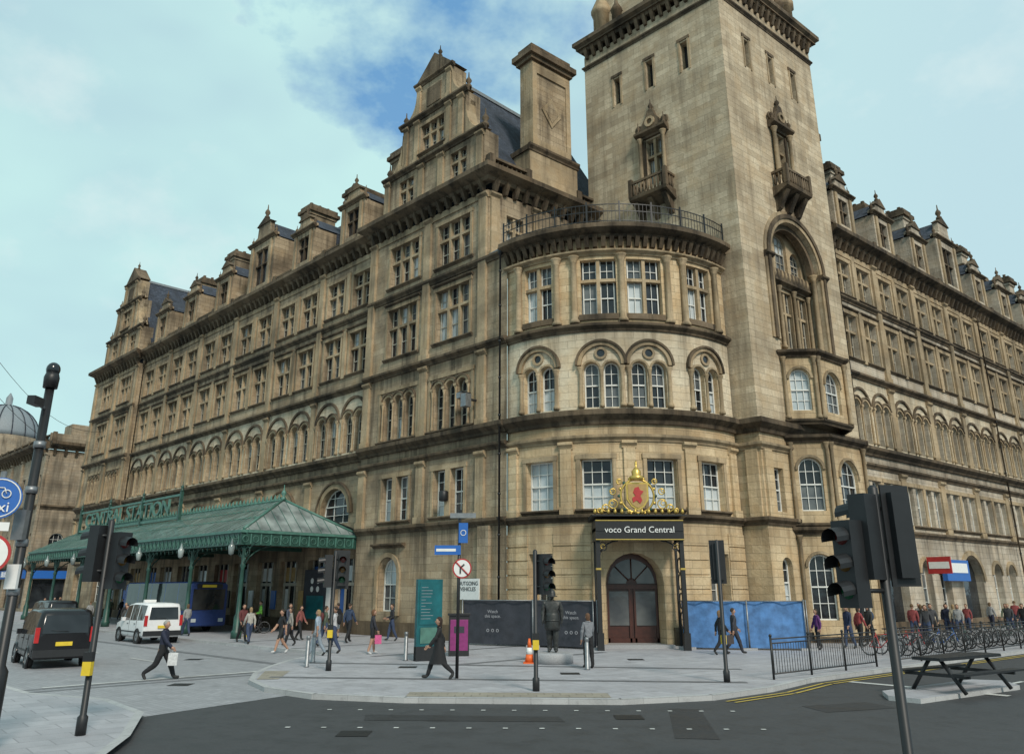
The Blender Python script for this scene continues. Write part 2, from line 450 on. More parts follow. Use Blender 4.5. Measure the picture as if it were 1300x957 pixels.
def dormer(m, uc, z0, w, h, depth, mat, tall=False):
    a, b = uc-w/2, uc+w/2; ww = w*.5
    zw0, zw1 = z0+.9, z0+h*.6
    zt = z0+h*.68
    for p, q in ((a, uc-ww/2), (uc+ww/2, b)):
        m.box(p, q, -depth, 0, z0, zt, mat)
        m.box((p+q)/2-.16, (p+q)/2+.16, -.01, .12, z0+.3, zt-.1, 'trim_light')
    m.box(uc-ww/2, uc+ww/2, -.3, -.002, z0, zw0, mat); m.box(uc-ww/2, uc+ww/2, -.3, -.002, zw1, zt, mat)
    m.pane(uc-ww/2, uc+ww/2, zw0, zw1, -.27, 'glass_dark')
    m.box(uc-.06, uc+.06, -.26, -.08, zw0, zw1, 'trim'); m.box(uc-ww/2, uc+ww/2, -.26, -.085, zw0+(zw1-zw0)*.55, zw0+(zw1-zw0)*.55+.1, 'trim')
    m.string(a-.2, b+.2, zt, zt+.28, .28)
    za = z0+h
    m.prism([(a+.1, zt+.28), (b-.1, zt+.28), (b-.15, zt+.5), (uc+w*.26, zt+.75), (uc+w*.24, za-.45), (uc, za), (uc-w*.24, za-.45), (uc-w*.26, zt+.75), (a+.15, zt+.5)], -.4, .0, mat)
    m.prism([(uc-w*.3, za-.5), (uc+w*.3, za-.5), (uc, za+.12)], -.45, .1, 'trim')
    m.prism([(a-.1, zt+.05), (b+.1, zt+.05), (uc, za-.15)], -depth-2.5, -.42, 'slate')
    m.box(a-.05, b+.05, -depth-1.5, -depth+.01, z0, zt+.04, 'slate')
    m.finial(uc, -.15, za, .8 if not tall else 1.2)
    for e in (a+.12, b-.12): m.finial(e, -.1, zt+.28, .7)

def range_facade(m, m2, u0, nb, bw, mat, ground='arch', top=25.9):
    u1 = u0+nb*bw; zt = top-1.3
    for i in range(nb):
        a = u0+i*bw; b = a+bw; c = (a+b)/2; q = bw*.235
        if ground == 'arch':
            m.wall(a, b, 0, 5.6, [(c, min(3.4, bw*.6), 0.0, 4.7, 'a', 'dark')] if i % 2 == 0 else [(c-q, 1.5, .9, 4.2, 'a', 'sash'), (c+q, 1.5, .9, 4.2, 'a', 'sash')], mat, .5)
            if i % 2 == 0: m.ring(c, 4.7-min(3.4, bw*.6)/2, min(3.4, bw*.6)/2, min(3.4, bw*.6)/2+.3, -.01, .12, 'trim_light')
            else:
                for k in (-q, q): m.ring(c+k, 3.45, .77, 1.0, -.01, .1, 'trim_light')
            ops = [(c+k, .95, 6.3, 8.7, 'r', 'sash') for k in (-q-.65, -q+.65, q-.65, q+.65)]
            m.wall(a, b, 5.6, 10.5, ops, mat)
            for k in (-q, q): m.surround(c+k, 2.3, 6.3, 8.7, hood=False)
        else:
            m.wall(a, b, 0, 5.6, [(c-q, 2.3, .0, 4.3, 'r', 'dark'), (c+q, 2.3, .5, 4.3, 'r', 'dark')], mat, .5)
            m.wall(a, b, 5.6, 10.5, [(c, 3.2, 6.5, 8.7, 'a', 'sash')], mat)
            m.ring(c, 7.1, 1.62, 1.95, -.01, .14, 'trim_light'); m.ring(c, 7.1, 1.95, 2.08, -.01, .22, 'trim')
        m.string(a, b, 5.55, 5.9, .2)
        ops = []
        for k in (-q, q): ops += lights(m, c+k, 2, bw*.15, bw*.045, 10.95, 13.6, 'arched')
        m.wall(a, b, 10.5, 15.0, ops, 'stone_pale', .35, mat)
        for k in (-q, q):
            m.ring(c+k, 13.15, bw*.2, bw*.225, -.01, .12, 'trim', 12)
        for z0, z1 in ((16.3, 19.2), (20.95, 23.5)):
            if z1 > 20 and top < 25.5: z0, z1 = z0-.4, z1-.6
            m.wall(a, b, 15.0 if z0 < 18 else 20.2, 20.2 if z0 < 18 else zt, [(c+k, bw*.3, z0, z1, 'r', 'cross2') for k in (-q, q)], mat)
            for k in (-q, q): m.surround(c+k, bw*.3, z0, z1, hood=z0 < 18)
            m.box(c-.18, c+.18, -.02, .13, z0-.2, z1+.3, 'trim_light')
        m.pilaster(a, .55, 15.3, zt, .16)
        m.pilaster(a, .6, 10.5, 14.9, .12)
        m.pilaster(a, .7, 5.9, 9.4, .12)
    m.box(u0, u1, -.02, .14, 0, .7, 'trim')
    m.string(u0, u1, 9.4, 9.75, .22); m.string(u0, u1, 10.2, 10.75, .42)
    m.string(u0, u1, 14.95, 15.35, .3)
    m.string(u0, u1, 20.0, 20.35, .22)
    m.box(u0, u1, -.02, .07, zt-.35, zt, 'trim_light')
    m.cornice(u0, u1, zt-.05, top, .75)
    m.balustrade(u0, u1, top, -.25, h=.85)
    m2.quad([(u0, -.5, top-.1), (u1, -.5, top-.1), (u1, -5.0, top+6.4), (u0, -5.0, top+6.4)], 'slate')
    m2.quad([(u0, -12, top-.1), (u1, -12, top-.1), (u1, -5.0, top+6.4), (u0, -5.0, top+6.4)], 'slate')
    m2.box(u0, u1, -5.15, -4.85, top+6.35, top+6.55, 'lead')

def pavilion(mat='stone_gordon', m=None, W=11.4, lowext=0.0, far=False):
    c1, c2 = W*.26, W*.68
    ops = [(c2+.3, 1.7, 1.3, 4.2, 'a', 'sash')]
    if far: ops.append((c1, 1.7, 1.3, 4.2, 'a', 'sash'))
    m.wall(-lowext, W, 0, 5.6, ops, mat, .45)
    m.ring(c2+.3, 3.35, .9, 1.15, -.01, .12, 'trim_light')
    for k in (-1, 1): m.box(c2+.3+k*1.05-.13, c2+.3+k*1.05+.13, -.01, .115, 1.1, 3.35, 'trim_light')
    m.string(c2-1.2, c2+1.8, 4.75, 5.0, .3)
    m.box(-lowext, W, -.02, .16, 0, .75, 'trim')
    m.string(-lowext, W, 5.55, 5.95, .24, m1=0)
    ops = []
    for c in (c1, c2):
        ops += [(c-.72, .98, 6.25, 8.75, 'r', 'sash'), (c+.72, .98, 6.25, 8.75, 'r', 'sash')]
        m.surround(c, 2.5, 6.25, 8.75, hood=False); m.box(c-.2, c+.2, -.02, .1, 6.25, 8.75, 'trim_light')
    m.wall(-lowext, W, 5.6, 10.5, ops, mat)
    m.string(-lowext, W, 9.4, 9.75, .24); m.string(-lowext, W, 10.2, 10.8, .45)
    ops = []
    for c in (c1, c2): ops += lights(m, c, 3, .78, .24, 11.0, 13.7, 'arched')
    m.wall(-lowext, W, 10.5, 15.0, ops, mat)
    for c in (c1, c2): m.surround(c, 3.5, 11.0, 14.0, 'trim_light', False)
    m.string(-lowext, W, 14.95, 15.35, .32)
    m.wall(-lowext, W, 15.0, 20.2, [(c, 2.9, 16.2, 19.4, 'r', 'cross3') for c in (c1, c2)], mat)
    for c in (c1, c2): m.surround(c, 2.9, 16.2, 19.4)
    m.string(-lowext, W, 20.0, 20.4, .24)
    m.wall(0, W, 20.2, 24.6, [(c, 2.9, 20.95, 23.7, 'r', 'cross3') for c in (c1, c2)], mat)
    for c in (c1, c2): m.surround(c, 2.9, 20.95, 23.7, hood=False)
    m.box(.01, W-.01, -.02, .08, 24.2, 24.6, 'trim_light')
    m.cornice(0, W, 24.5, 25.95, .85, m0=.92, m1=1)
    for (z0, z1) in ((5.95, 9.4), (10.8, 14.95), (15.35, 24.5)):
        for c in (.36, (c1+c2)/2, W-.36): m.pilaster(c, .62, z0, z1, .17)
    g = W*.47; z = 25.95
    m.box(g-4.9, g+4.9, -1.2, -.36, z, 28.9, mat)
    m.wall(g-4.9, g+4.9, z, 28.9, [(g-2.6, 1.5, 26.6, 28.4, 'r', 'cross2'), (g+2.6, 1.5, 26.6, 28.4, 'r', 'cross2')], mat, .33)
    for e in (g-4.9, g+4.9): m.box(e-.02, e+.02, -.36, 0, z, 28.9, mat)
    for c in (g-4.6, g-1.0, g+1.0, g+4.6): m.pilaster(c, .5, z, 28.8, .15)
    m.string(g-5.1, g+5.1, 28.8, 29.15, .3)
    m.box(g-3.2, g+3.2, -1.2, -.36, 28.9, 32.4, mat)
    m.wall(g-3.2, g+3.2, 28.9, 32.4, [(g, 2.3, 29.7, 31.7, 'r', 'cross3')], mat, .33); m.surround(g, 2.3, 29.7, 31.7, hood=False)
    for e in (g-3.2, g+3.2): m.box(e-.02, e+.02, -.36, 0, 28.9, 32.4, mat)
    for c in (g-2.8, g-1.6, g+1.6, g+2.8): m.pilaster(c, .42, 29.1, 32.3, .13)
    m.string(g-3.45, g+3.45, 32.3, 32.65, .28)
    m.box(g-1.8, g+1.8, -1.2, -.0, 32.4, 35.0, mat)
    m.box(g-.7, g+.7, .0, .06, 33.0, 34.4, 'trim')
    for c in (g-1.55, g+1.55): m.pilaster(c, .36, 32.65, 34.9, .13)
    m.string(g-2.0, g+2.0, 34.9, 35.2, .25)
    m.prism([(g-1.9, 35.2), (g+1.9, 35.2), (g, 36.9)], -1.2, .1, 'trim')
    m.finial(g, -.4, 36.8, .8)
    for sgn in (-1, 1):
        pts = [(g+sgn*3.2, 29.15)]
        for i in range(7):
            t = i/6*pi/2; pts.append((g+sgn*(4.75-1.55*math.sin(t)), 31.6-2.4*math.cos(t)))
        pts.append((g+sgn*3.2, 31.9)); m.prism(pts, -.8, .05, 'trim_light')
        pts = [(g+sgn*1.8, 32.65)]
        for i in range(7):
            t = i/6*pi/2; pts.append((g+sgn*(3.15-1.3*math.sin(t)), 34.3-1.6*math.cos(t)))
        pts.append((g+sgn*1.8, 34.6)); m.prism(pts, -.8, .05, 'trim_light')
        m.finial(g+sgn*4.8, -.2, 29.15, 1.1); m.finial(g+sgn*3.2, -.2, 32.65, 1.0)
    dd = 13
    for sg in (-1, 1):
        e = -.1 if sg < 0 else W+.1
        m.quad([(e, -1.0, 26.0), (e, -dd, 26.0), (g, -dd, 35.6), (g, -1.0, 35.6)], 'slate')
    m.quad([(-.1, -dd, 26), (W+.1, -dd, 26), (g, -dd, 35.6)], 'slate')
    m.box(g-.12, g+.12, -dd, -1.2, 35.55, 35.8, 'lead')

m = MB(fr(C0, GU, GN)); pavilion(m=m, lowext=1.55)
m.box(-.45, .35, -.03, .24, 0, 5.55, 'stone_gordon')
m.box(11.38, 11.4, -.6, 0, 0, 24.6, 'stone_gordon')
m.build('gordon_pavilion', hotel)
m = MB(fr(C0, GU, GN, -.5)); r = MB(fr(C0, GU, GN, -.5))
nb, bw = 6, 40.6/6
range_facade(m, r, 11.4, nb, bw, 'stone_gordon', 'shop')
for i in range(nb):
    c = 11.4+(i+.5)*bw
    if i == 2: dormer(m, c+.3, 25.9, 4.2, 7.0, 3.2, 'stone_gordon', True)
    else: dormer(m, c+.2, 25.9, 3.0, 5.0, 2.0, 'stone_gordon')
    m.chimney(11.4+i*bw+(.9 if i == 0 else 0), -3.0, 1.4, 2.4, 26, 33.4 if i % 2 == 0 else 32.6, 'stone_gordon', 3)
m.build('gordon_range', hotel); r.build('gordon_range_roof', hotel)
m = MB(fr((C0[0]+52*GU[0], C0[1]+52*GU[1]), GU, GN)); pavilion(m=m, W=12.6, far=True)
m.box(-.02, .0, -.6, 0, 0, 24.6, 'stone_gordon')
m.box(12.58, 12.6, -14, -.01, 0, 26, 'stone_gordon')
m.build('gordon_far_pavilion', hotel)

# ---- return wall above drum
m = MB(fr(C0, HU, HN))
m.wall(0, 9.2, 20.0, 24.6, [(2.0, 1.3, 21.2, 23.4, 'r', 'cross2')], 'stone_gordon')
m.cornice(0, 9.2, 24.5, 25.95, .85, m0=.92)
m.pilaster(.4, .6, 20.4, 24.5, .16); m.pilaster(3.6, .5, 20.4, 24.5, .16); m.pilaster(7, .5, 20.4, 24.5, .16)
m.balustrade(.2, 3.1, 25.95, -.1); m.balustrade(7.4, 9.4, 25.95, -.1)
m.box(3.2, 7.3, -1.7, .0, 25.9, 28.7, 'trim_light')
m.box(3.6, 6.9, -1.35, -.2, 28.7, 35.4, 'stone_gordon')
m.string(3.1, 7.4, 28.5, 28.95, .2)
m.box(3.1, 7.4, -1.8, -.01, 28.55, 28.9, 'trim')
m.box(3.58, 3.95, -1.0, -.1, 29.0, 35.2, 'trim_light'); m.box(6.55, 6.92, -1.0, -.1, 29.0, 35.2, 'trim_light')
m.box(3.95, 6.55, -.4, -.099, 34.5, 35.2, 'trim_light'); m.box(3.95, 6.55, -.4, -.099, 29.0, 29.6, 'trim_light')
m.prism([(5.25, 30.9), (6.1, 32.0), (5.25, 33.1), (4.4, 32.0)], -.22, -.12, 'trim_light')
m.prism([(5.25, 31.25), (5.8, 32.0), (5.25, 32.75), (4.7, 32.0)], -.22, -.09, 'stone_gordon')
m.box(3.4, 7.1, -1.55, .0, 35.4, 35.7, 'trim'); m.box(3.2, 7.3, -1.75, .2, 35.7, 36.1, 'trim'); m.box(3.5, 7.0, -1.45, -.1, 36.1, 36.6, 'trim')
m.build('pavilion_return', hotel)

# ---- drum
DC = (5.6, 45.3); DR = 7.8
m = MB(lambda u, d, z: (DC[0]+(DR+d)*math.sin(u/DR), DC[1]-(DR+d)*math.cos(u/DR), z), .4)
E = 6.6; ws = 1.19; wo = 4.5
m.wall(-E, E, 0, 5.6, [(0, 2.7, 0, 4.1, 'a', 'none'), (-wo, 1.3, 1.9, 4.1, 'r', 'sash'), (wo, 1.3, 1.9, 4.1, 'r', 'sash')], 'stone_drum', .9)
m.profile(-E, -1.7, [(-.02, 0), (.2, 0), (.2, .7), (.12, .85), (-.02, .85)], 'trim'); m.profile(1.7, E, [(-.02, 0), (.2, 0), (.2, .7), (.12, .85), (-.02, .85)], 'trim')
for z in (1.5, 2.15, 2.8, 3.45, 4.1, 4.75):
    for a, b in ((-E, -wo-.72), (-wo+.72, -1.95), (1.95, wo-.72), (wo+.72, E)):
        m.box(a, b, -.02, .05, z-.29, z+.29, 'stone_drum')
m.string(-E, E, 5.5, 5.85, .28)
ops = [(c, 1.5, 6.1, 8.45, 'r', 'sash') for c in (-wo, -ws-.4, ws+.4, wo)]
m.wall(-E, E, 5.6, 10.5, ops, 'stone_drum', .4)
for c in (-wo, -ws-.4, ws+.4, wo): m.surround(c, 1.5, 6.1, 8.45, 'trim_light', False)
for c in (-6.1, -3.05, 0, 3.05, 6.1):
    m.pilaster(c, .55, 5.85, 9.3, .14, 'stone_drum')
m.string(-E, E, 9.25, 9.6, .22, 'trim_light'); m.string(-E, E, 10.1, 10.8, .5)
ops = []
for c in (-wo, -ws, ws, wo):
    w = .78
    ops += [(c-.5, w, 10.95, 13.25, 'a', 'sash'), (c+.5, w, 10.95, 13.25, 'a', 'sash')]
    m.column(c, .04, 10.95, 12.9, .08)
    for e in (c-1.02, c+1.02): m.column(e, .06, 10.95, 13.0, .11)
    for e in (c-.5, c+.5): m.ring(e, 12.86, .4, .5, -.01, .07, 'trim_light', 10)
    m.ring(c, 13.1, .98, 1.16, -.01, .16, 'trim_light', 16); m.ring(c, 13.1, 1.16, 1.27, -.01, .24, 'trim', 16)
    m.ring(c, 13.68, .2, .32, -.01, .09, 'trim_light', 14, 0, 2*pi); m.disc(c, 13.68, .21, .015, 'glass_dark')
m.wall(-E, E, 10.5, 14.9, ops, 'stone_pale', .35, 'stone_drum')
m.string(-E, E, 14.85, 15.25, .3)
ops = [(-wo, 1.65, 15.75, 18.75, 'r', 'cross2w'), (-ws, 1.85, 15.75, 18.75, 'r', 'cross2w'), (ws, 1.85, 15.75, 18.75, 'r', 'cross2w'), (wo, 1.65, 15.75, 18.75, 'r', 'cross2w')]
m.wall(-E, E, 14.9, 20.4, ops, 'stone_drum', .35)
for o in ops: m.box(o[0]-o[1]/2-.1, o[0]+o[1]/2+.1, -.02, .1, 15.45, 15.75, 'trim')
for c in (-5.65, -3.35, -2.42, 0, 2.42, 3.35, 5.65):
    m.column(c, .12, 15.3, 18.95, .17, 'trim_light', 9)
m.string(-E, E, 18.95, 19.25, .3, 'trim_light')
m.cornice(-E, E, 19.35, 20.55, .7, sp=.42)
m.build('rounded_corner', hotel)
m = MB()
pts = [(DC[0]+(DR+.3)*math.sin(t/DR), DC[1]-(DR+.3)*math.cos(t/DR)) for t in [(-E+i*2*E/24) for i in range(25)]]
m.prismz(pts+[(12.0, 46), (4, 48), (-1.3, 41)], 20.3, 20.57, 'lead')
m.build('corner_roof_deck', hotel)
m = MB(lambda u, d, z: (DC[0]+(DR+d)*math.sin(u/DR), DC[1]-(DR+d)*math.cos(u/DR), z), .4)
for z in (20.75, 21.3, 21.7): m.box(-E, E, .29, .33, z, z+.04, 'iron_black')
for i in range(67):
    u = -E+i*.2; m.box(u-.01, u+.01, .3, .32, 20.5, 21.7, 'iron_black')
for i in range(9):
    u = -E+i*1.65; m.box(u-.035, u+.035, .27, .34, 20.5, 21.9, 'iron_black')
m.build('corner_railing', hotel)
m = MB(fr((DC[0], DC[1]-DR+.9), (1, 0), (0, -1)))
m.box(-1.5, 1.5, -.4, -.3, 0, 4.4, 'wood_door')
for c in (-.62, .62):
    m.box(c-.48, c+.48, -.31, -.24, .9, 2.4, 'glass_mid'); m.box(c-.55, c-.46, -.3, -.2, .1, 2.5, 'wood_door'); m.box(c+.46, c+.55, -.3, -.2, .1, 2.5, 'wood_door')
m.box(-1.3, 1.3, -.3, -.18, 2.5, 2.7, 'wood_door'); m.ring(0, 2.75, .25, 1.1, -.3, -.24, 'glass_mid', 14); m.ring(0, 2.75, 1.1, 1.4, -.3, -.12, 'wood_door', 14)
for t in (pi/4, pi/2, 3*pi/4): m.tube((.2*math.cos(t), -.2, 2.75+.2*math.sin(t)), (1.15*math.cos(t), -.2, 2.75+1.15*math.sin(t)), .03, .03, 'wood_door', 5)
m.box(-1.3, 1.3, -.3, -.2, .05, .35, 'wood_door')
m.box(-1.6, 1.6, -.3, 1.3, 0.0, .15, 'granite')
m.build('entrance_door', hotel)

# entrance canopy
m = MB(fr((DC[0]+.05, DC[1]-DR), (1, 0), (0, -1)))
m.box(-1.95, 1.95, .05, 1.75, 4.95, 5.1, 'iron_black')
m.box(-1.95, 1.95, 1.6, 1.72, 4.55, 5.45, 'iron_black')
for e in (-1.95, 1.87): m.box(e, e+.08, .1, 1.6, 4.55, 5.45, 'iron_black')
m.string(-2.1, 2.1, 5.45, 5.68, 1.9, 'iron_black')
for i in range(14):
    u = -1.95+i*.3; m.lathe(u, 1.7, [(.03, 5.68), (.09, 5.78), (.02, 5.95)], 'gold', 5)
m.box(-1.95, 1.95, 1.73, 1.75, 4.57, 4.61, 'gold'); m.box(-1.95, 1.95, 1.73, 1.75, 5.39, 5.43, 'gold')
for e in (-1.85, 1.85):
    sg = math.copysign(1, e)
    m.box(e-.09, e+.09, 1.35, 1.6, 0, 4.6, 'iron_black')
    m.box(e-.14, e+.14, 1.3, 1.65, 0, .7, 'iron_black'); m.box(e-.11, e+.11, 1.33, 1.63, 3.3, 3.38, 'gold')
    m.box(e-.05, e+.05, .1, .25, 0, 4.9, 'iron_black')
    for z in (1.2, 2.0, 2.8, 3.5): m.torus((e, .8, z), (1, 0, 0), .33, .03, 'iron_black', 16, 5)
    m.torus((e-sg*.22, 1.5, 4.3), (0, 1, 0), .18, .025, 'iron_black', 14, 5); m.torus((e-sg*.22, 1.5, 4.3), (0, 1, 0), .09, .02, 'gold', 12, 5)
    pts = [(e-sg*(.9*(1-math.cos(t))), 1.5, 3.6+.95*math.sin(t)) for t in [k/6*pi/2 for k in range(7)]]
    m.path(pts, .035, 'iron_black', 5)
def shield(m, c, z, w, h, d0, d1, mat):
    m.prism([(c-w/2, z+h), (c+w/2, z+h), (c+w/2, z+h*.4), (c+w*.3, z+h*.15), (c, z), (c-w*.3, z+h*.15), (c-w/2, z+h*.4)], d0, d1, mat)
shield(m, 0, 5.85, 1.0, 1.25, 1.45, 1.6, 'gold'); shield(m, 0, 5.95, .84, 1.07, 1.46, 1.63, 'warm_panel')
m.prism([(-.22, 6.2), (-.05, 6.3), (.1, 6.15), (.2, 6.3), (.12, 6.5), (.28, 6.7), (.12, 6.75), (.05, 6.9), (-.12, 6.85), (-.2, 6.65), (-.1, 6.5), (-.25, 6.4)], 1.5, 1.66, 'red_paint')
m.torus((0, 1.52, 6.5), (0, 1, 0), .75, .05, 'gold', 28, 6)
for i in range(16):
    t = i/16*2*pi; m.ball((.82*math.cos(t), 1.52, 6.5+.82*math.sin(t)), .08, .06, .08, 'gold' if i % 2 else 'iron_green', 6, 4)
for k in (-1, 1):
    for (x, z, rr) in ((1.1, 6.15, .2), (1.45, 5.98, .15), (1.1, 6.7, .13), (.8, 7.15, .11), (1.72, 5.85, .1)):
        m.torus((k*x, 1.52, z), (0, 1, 0), rr, .03, 'gold', 14, 5)
        m.torus((k*(x+.05), 1.52, z+.04), (0, 1, 0), rr*.5, .025, 'gold', 10, 5)
m.lathe(0, 1.52, [(.3, 7.2), (.34, 7.35), (.2, 7.42), (.22, 7.6), (.1, 7.75), (.04, 7.8), (.07, 7.95), (.02, 8.1)], 'gold', 10)
m.build('entrance_canopy', hotel)
text('entrance_sign', 'voco Grand Central', .38, (DC[0]+.05, DC[1]-DR-1.745, 5.0), (1, 0), 'white_paint', hotel, .01)

# ---- tower
TW = 10.5
def aedicule(m, c):
    m.column(c-.85, .25, 26.2, 29.4, .13); m.column(c+.85, .25, 26.2, 29.4, .13)
    m.box(c-.75, c-.58, -.02, .1, 26.2, 29.3, 'trim'); m.box(c+.58, c+.75, -.02, .1, 26.2, 29.3, 'trim')
    m.string(c-1.15, c+1.15, 29.4, 29.85, .5, 'trim')
    m.prism([(c-.8, 29.85), (c+.8, 29.85), (c+.62, 30.4), (c+.35, 30.75), (c+.2, 31.2), (c-.2, 31.2), (c-.35, 30.75), (c-.62, 30.4)], -.02, .3, 'trim')
    m.ring(c, 30.35, .2, .36, .28, .4, 'trim_light', 12, 0, 2*pi)
    m.finial(c, .15, 31.1, .8); m.finial(c-.95, .25, 29.85, .7); m.finial(c+.95, .25, 29.85, .7)
    for k in (-1, 1): m.torus((c+k*.95, .15, 30.2), (0, 1, 0), .22, .08, 'trim', 12, 5)
    m.profile(c-1.35, c+1.35, [(-.02, 24.6), (.5, 24.85), (1.0, 25.05), (1.05, 25.25), (-.02, 25.25)], 'trim')
    for e in (c-1.0, c, c+1.0): m.profile(e-.16, e+.16, [(-.02, 23.7), (.25, 23.9), (.6, 24.5), (.85, 24.9), (-.02, 24.9)], 'trim')
    m.box(c-1.3, c+1.3, .86, 1.0, 26.1, 26.25, 'trim')
    for i in range(11):
        e = c-1.25+i*.25; m.lathe(e, .93, [(.05, 25.25), (.09, 25.5), (.05, 26.1)], 'trim', 6)
    for k in (-1, 1):
        m.box(c+k*1.25-.08, c+k*1.25+.08, 0, .86, 26.1, 26.25, 'trim'); m.box(c+k*1.25-.12, c+k*1.25+.12, .8, 1.04, 25.2, 26.45, 'trim')
        for j in range(3): m.lathe(c+k*1.25, .2+j*.25, [(.05, 25.25), (.09, 25.5), (.05, 26.1)], 'trim', 6)
def tower_common(m, bot):
    m.wall(0, TW, 24.5, 31.9, [(5.2, 1.15, 26.2, 29.3, 'r', 'cross2')], 'stone_tower', .45)
    m.wall(0, TW, 31.9, 38, [(c, .5, 33.0, 35.0, 'r', 'dark') for c in (2.6, 5.2, 7.8)], 'stone_tower', .5)
    for c in (2.6, 5.2, 7.8):
        m.box(c-.4, c-.27, -.02, .05, 32.9, 35.1, 'trim_light'); m.box(c+.27, c+.4, -.02, .05, 32.9, 35.1, 'trim_light'); m.box(c-.45, c+.45, -.02, .07, 35.1, 35.3, 'trim')
    aedicule(m, 5.2)
    m.string(0, bot, 5.5, 5.9, .26, m0=.92); m.string(0, bot, 9.25, 9.6, .24, 'trim_light', m0=.92); m.string(0, bot, 10.1, 10.8, .5, m0=.92)
    m.profile(0, bot, [(-.02, 0), (.2, 0), (.2, .7), (.12, .85), (-.02, .85)], 'trim', .92)
    m.box(.15, .8, -.02, .14, 5.9, 9.25, 'stone_drum')
    m.string(0, TW, 36.9, 37.2, .15, m0=.92, m1=1)
    m.cornice(0, TW, 37.7, 39.2, .6, m0=.92, m1=1, sp=.6)
m = MB(fr(T0, GU, GN))
m.wall(0, TW, 0, 10.5, [], 'stone_drum'); m.wall(0, TW, 10.5, 24.5, [], 'stone_tower')
tower_common(m, 1.45)
m.build('tower_face_west', hotel)
m = MB(fr(T0, HU, HN))
m.wall(0, TW, 0, 5.6, [(1.4, .9, 1.6, 4.0, 'a', 'sash')], 'stone_drum')
m.wall(0, TW, 5.6, 10.5, [(1.4, .9, 6.2, 8.4, 'r', 'sash')], 'stone_drum')
m.wall(0, TW, 10.5, 24.5, [(5.5, 5.2, 14.8, 23.3, 'a', 'none')], 'stone_tower', .9)
zs = 23.3-2.6
for (ri, ro, dd, mt) in ((2.6, 2.85, .1, 'trim_light'), (2.85, 3.1, .18, 'trim'), (3.1, 3.3, .08, 'trim_light')):
    m.ring(5.5, zs, ri, ro, -.01, dd, mt, 24)
    for k in (-1, 1): m.box(5.5+k*(ri+ro)/2-(ro-ri)/2, 5.5+k*(ri+ro)/2+(ro-ri)/2, -.01, dd, 15.6, zs, mt)
m.ring(5.5, zs, 2.25, 2.6, -.6, -.25, 'trim', 24)
for k in (-1, 1): m.column(5.5+k*2.42, -.3, 15.4, zs, .16, 'trim_light')
for k in (-1, 1): m.string(5.5+k*2.95-.4, 5.5+k*2.95+.4, zs-.35, zs, .28)
tower_common(m, TW)
m.build('tower_face_south', hotel)
m = MB(fr(T0, HU, HN, -.9))
m.wall(2.5, 8.5, 14.8, 19.9, [(c, 1.25, 15.8, 19.2, 'r', 'cross2') for c in (3.9, 5.5, 7.1)], 'trim_light', .25)
m.wall(2.5, 8.5, 19.9, 24, [(5.5, 1.3, 20.6, 22.9, 'a', 'arched'), (3.95, 1.1, 20.6, 22.1, 'a', 'arched'), (7.05, 1.1, 20.6, 22.1, 'a', 'arched')], 'trim_light', .25)
m.string(2.7, 8.3, 19.4, 19.8, .4); m.box(2.9, 8.1, -.02, .35, 19.8, 20.35, 'trim')
for c in (3.1, 4.7, 6.3, 7.9): m.column(c, .12, 15.6, 19.4, .12)
for i in range(14): m.lathe(2.95+i*.39, .3, [(.06, 19.8), (.12, 20.05), (.05, 20.4)], 'trim_light', 6)
m.build('tower_arch_window', hotel)
def tp(a, b): return (T0[0]+a*GU[0]+b*HU[0], T0[1]+a*GU[1]+b*HU[1])
m = MB()
p = [tp(.01, .01), tp(.01, TW), tp(TW, TW), tp(TW, .01)]
m.quad([(*p[1], 0), (*p[2], 0), (*p[2], 38), (*p[1], 38)], 'stone_tower'); m.quad([(*p[2], 0), (*p[3], 0), (*p[3], 38), (*p[2], 38)], 'stone_tower')
m.prismz([tp(-.4, -.4), tp(-.4, TW+.4), tp(TW+.4, TW+.4), tp(TW+.4, -.4)], 38.6, 39.25, 'trim')
q = 1.0; m.prismz([tp(q, q), tp(q, TW-q), tp(TW-q, TW-q), tp(TW-q, q)], 39.2, 45, 'stone_tower')
m.prismz([tp(q-.5, q-.5), tp(q-.5, TW-q+.5), tp(TW-q+.5, TW-q+.5), tp(TW-q+.5, q-.5)], 45, 45.6, 'trim')
a4 = [tp(q, q), tp(q, TW-q), tp(TW-q, TW-q), tp(TW-q, q)]; ap = tp(TW/2, TW/2)
for i in range(4): m.quad([(*a4[i], 45.6), (*a4[(i+1) % 4], 45.6), (ap[0], ap[1], 60)], 'slate')
for a, b in ((.9, .9), (.9, TW-.9), (TW-.9, .9), (TW-.9, TW-.9)):
    x, y = tp(a, b); m.lathe(x, y, [(.6, 39.2), (.6, 41.5), (.75, 41.6), (.75, 41.9), (.3, 43), (.1, 44.2)], 'trim_light', 8)
for k in range(1, 4):
    for (a, b) in ((0.4, k*TW/4), (k*TW/4, .4)):
        x, y = tp(a, b); m.lathe(x, y, [(.35, 39.2), (.35, 40.6), (.45, 40.7), (.15, 41.3), (.05, 42)], 'trim', 8)
m.build('tower_upper_stage', hotel)

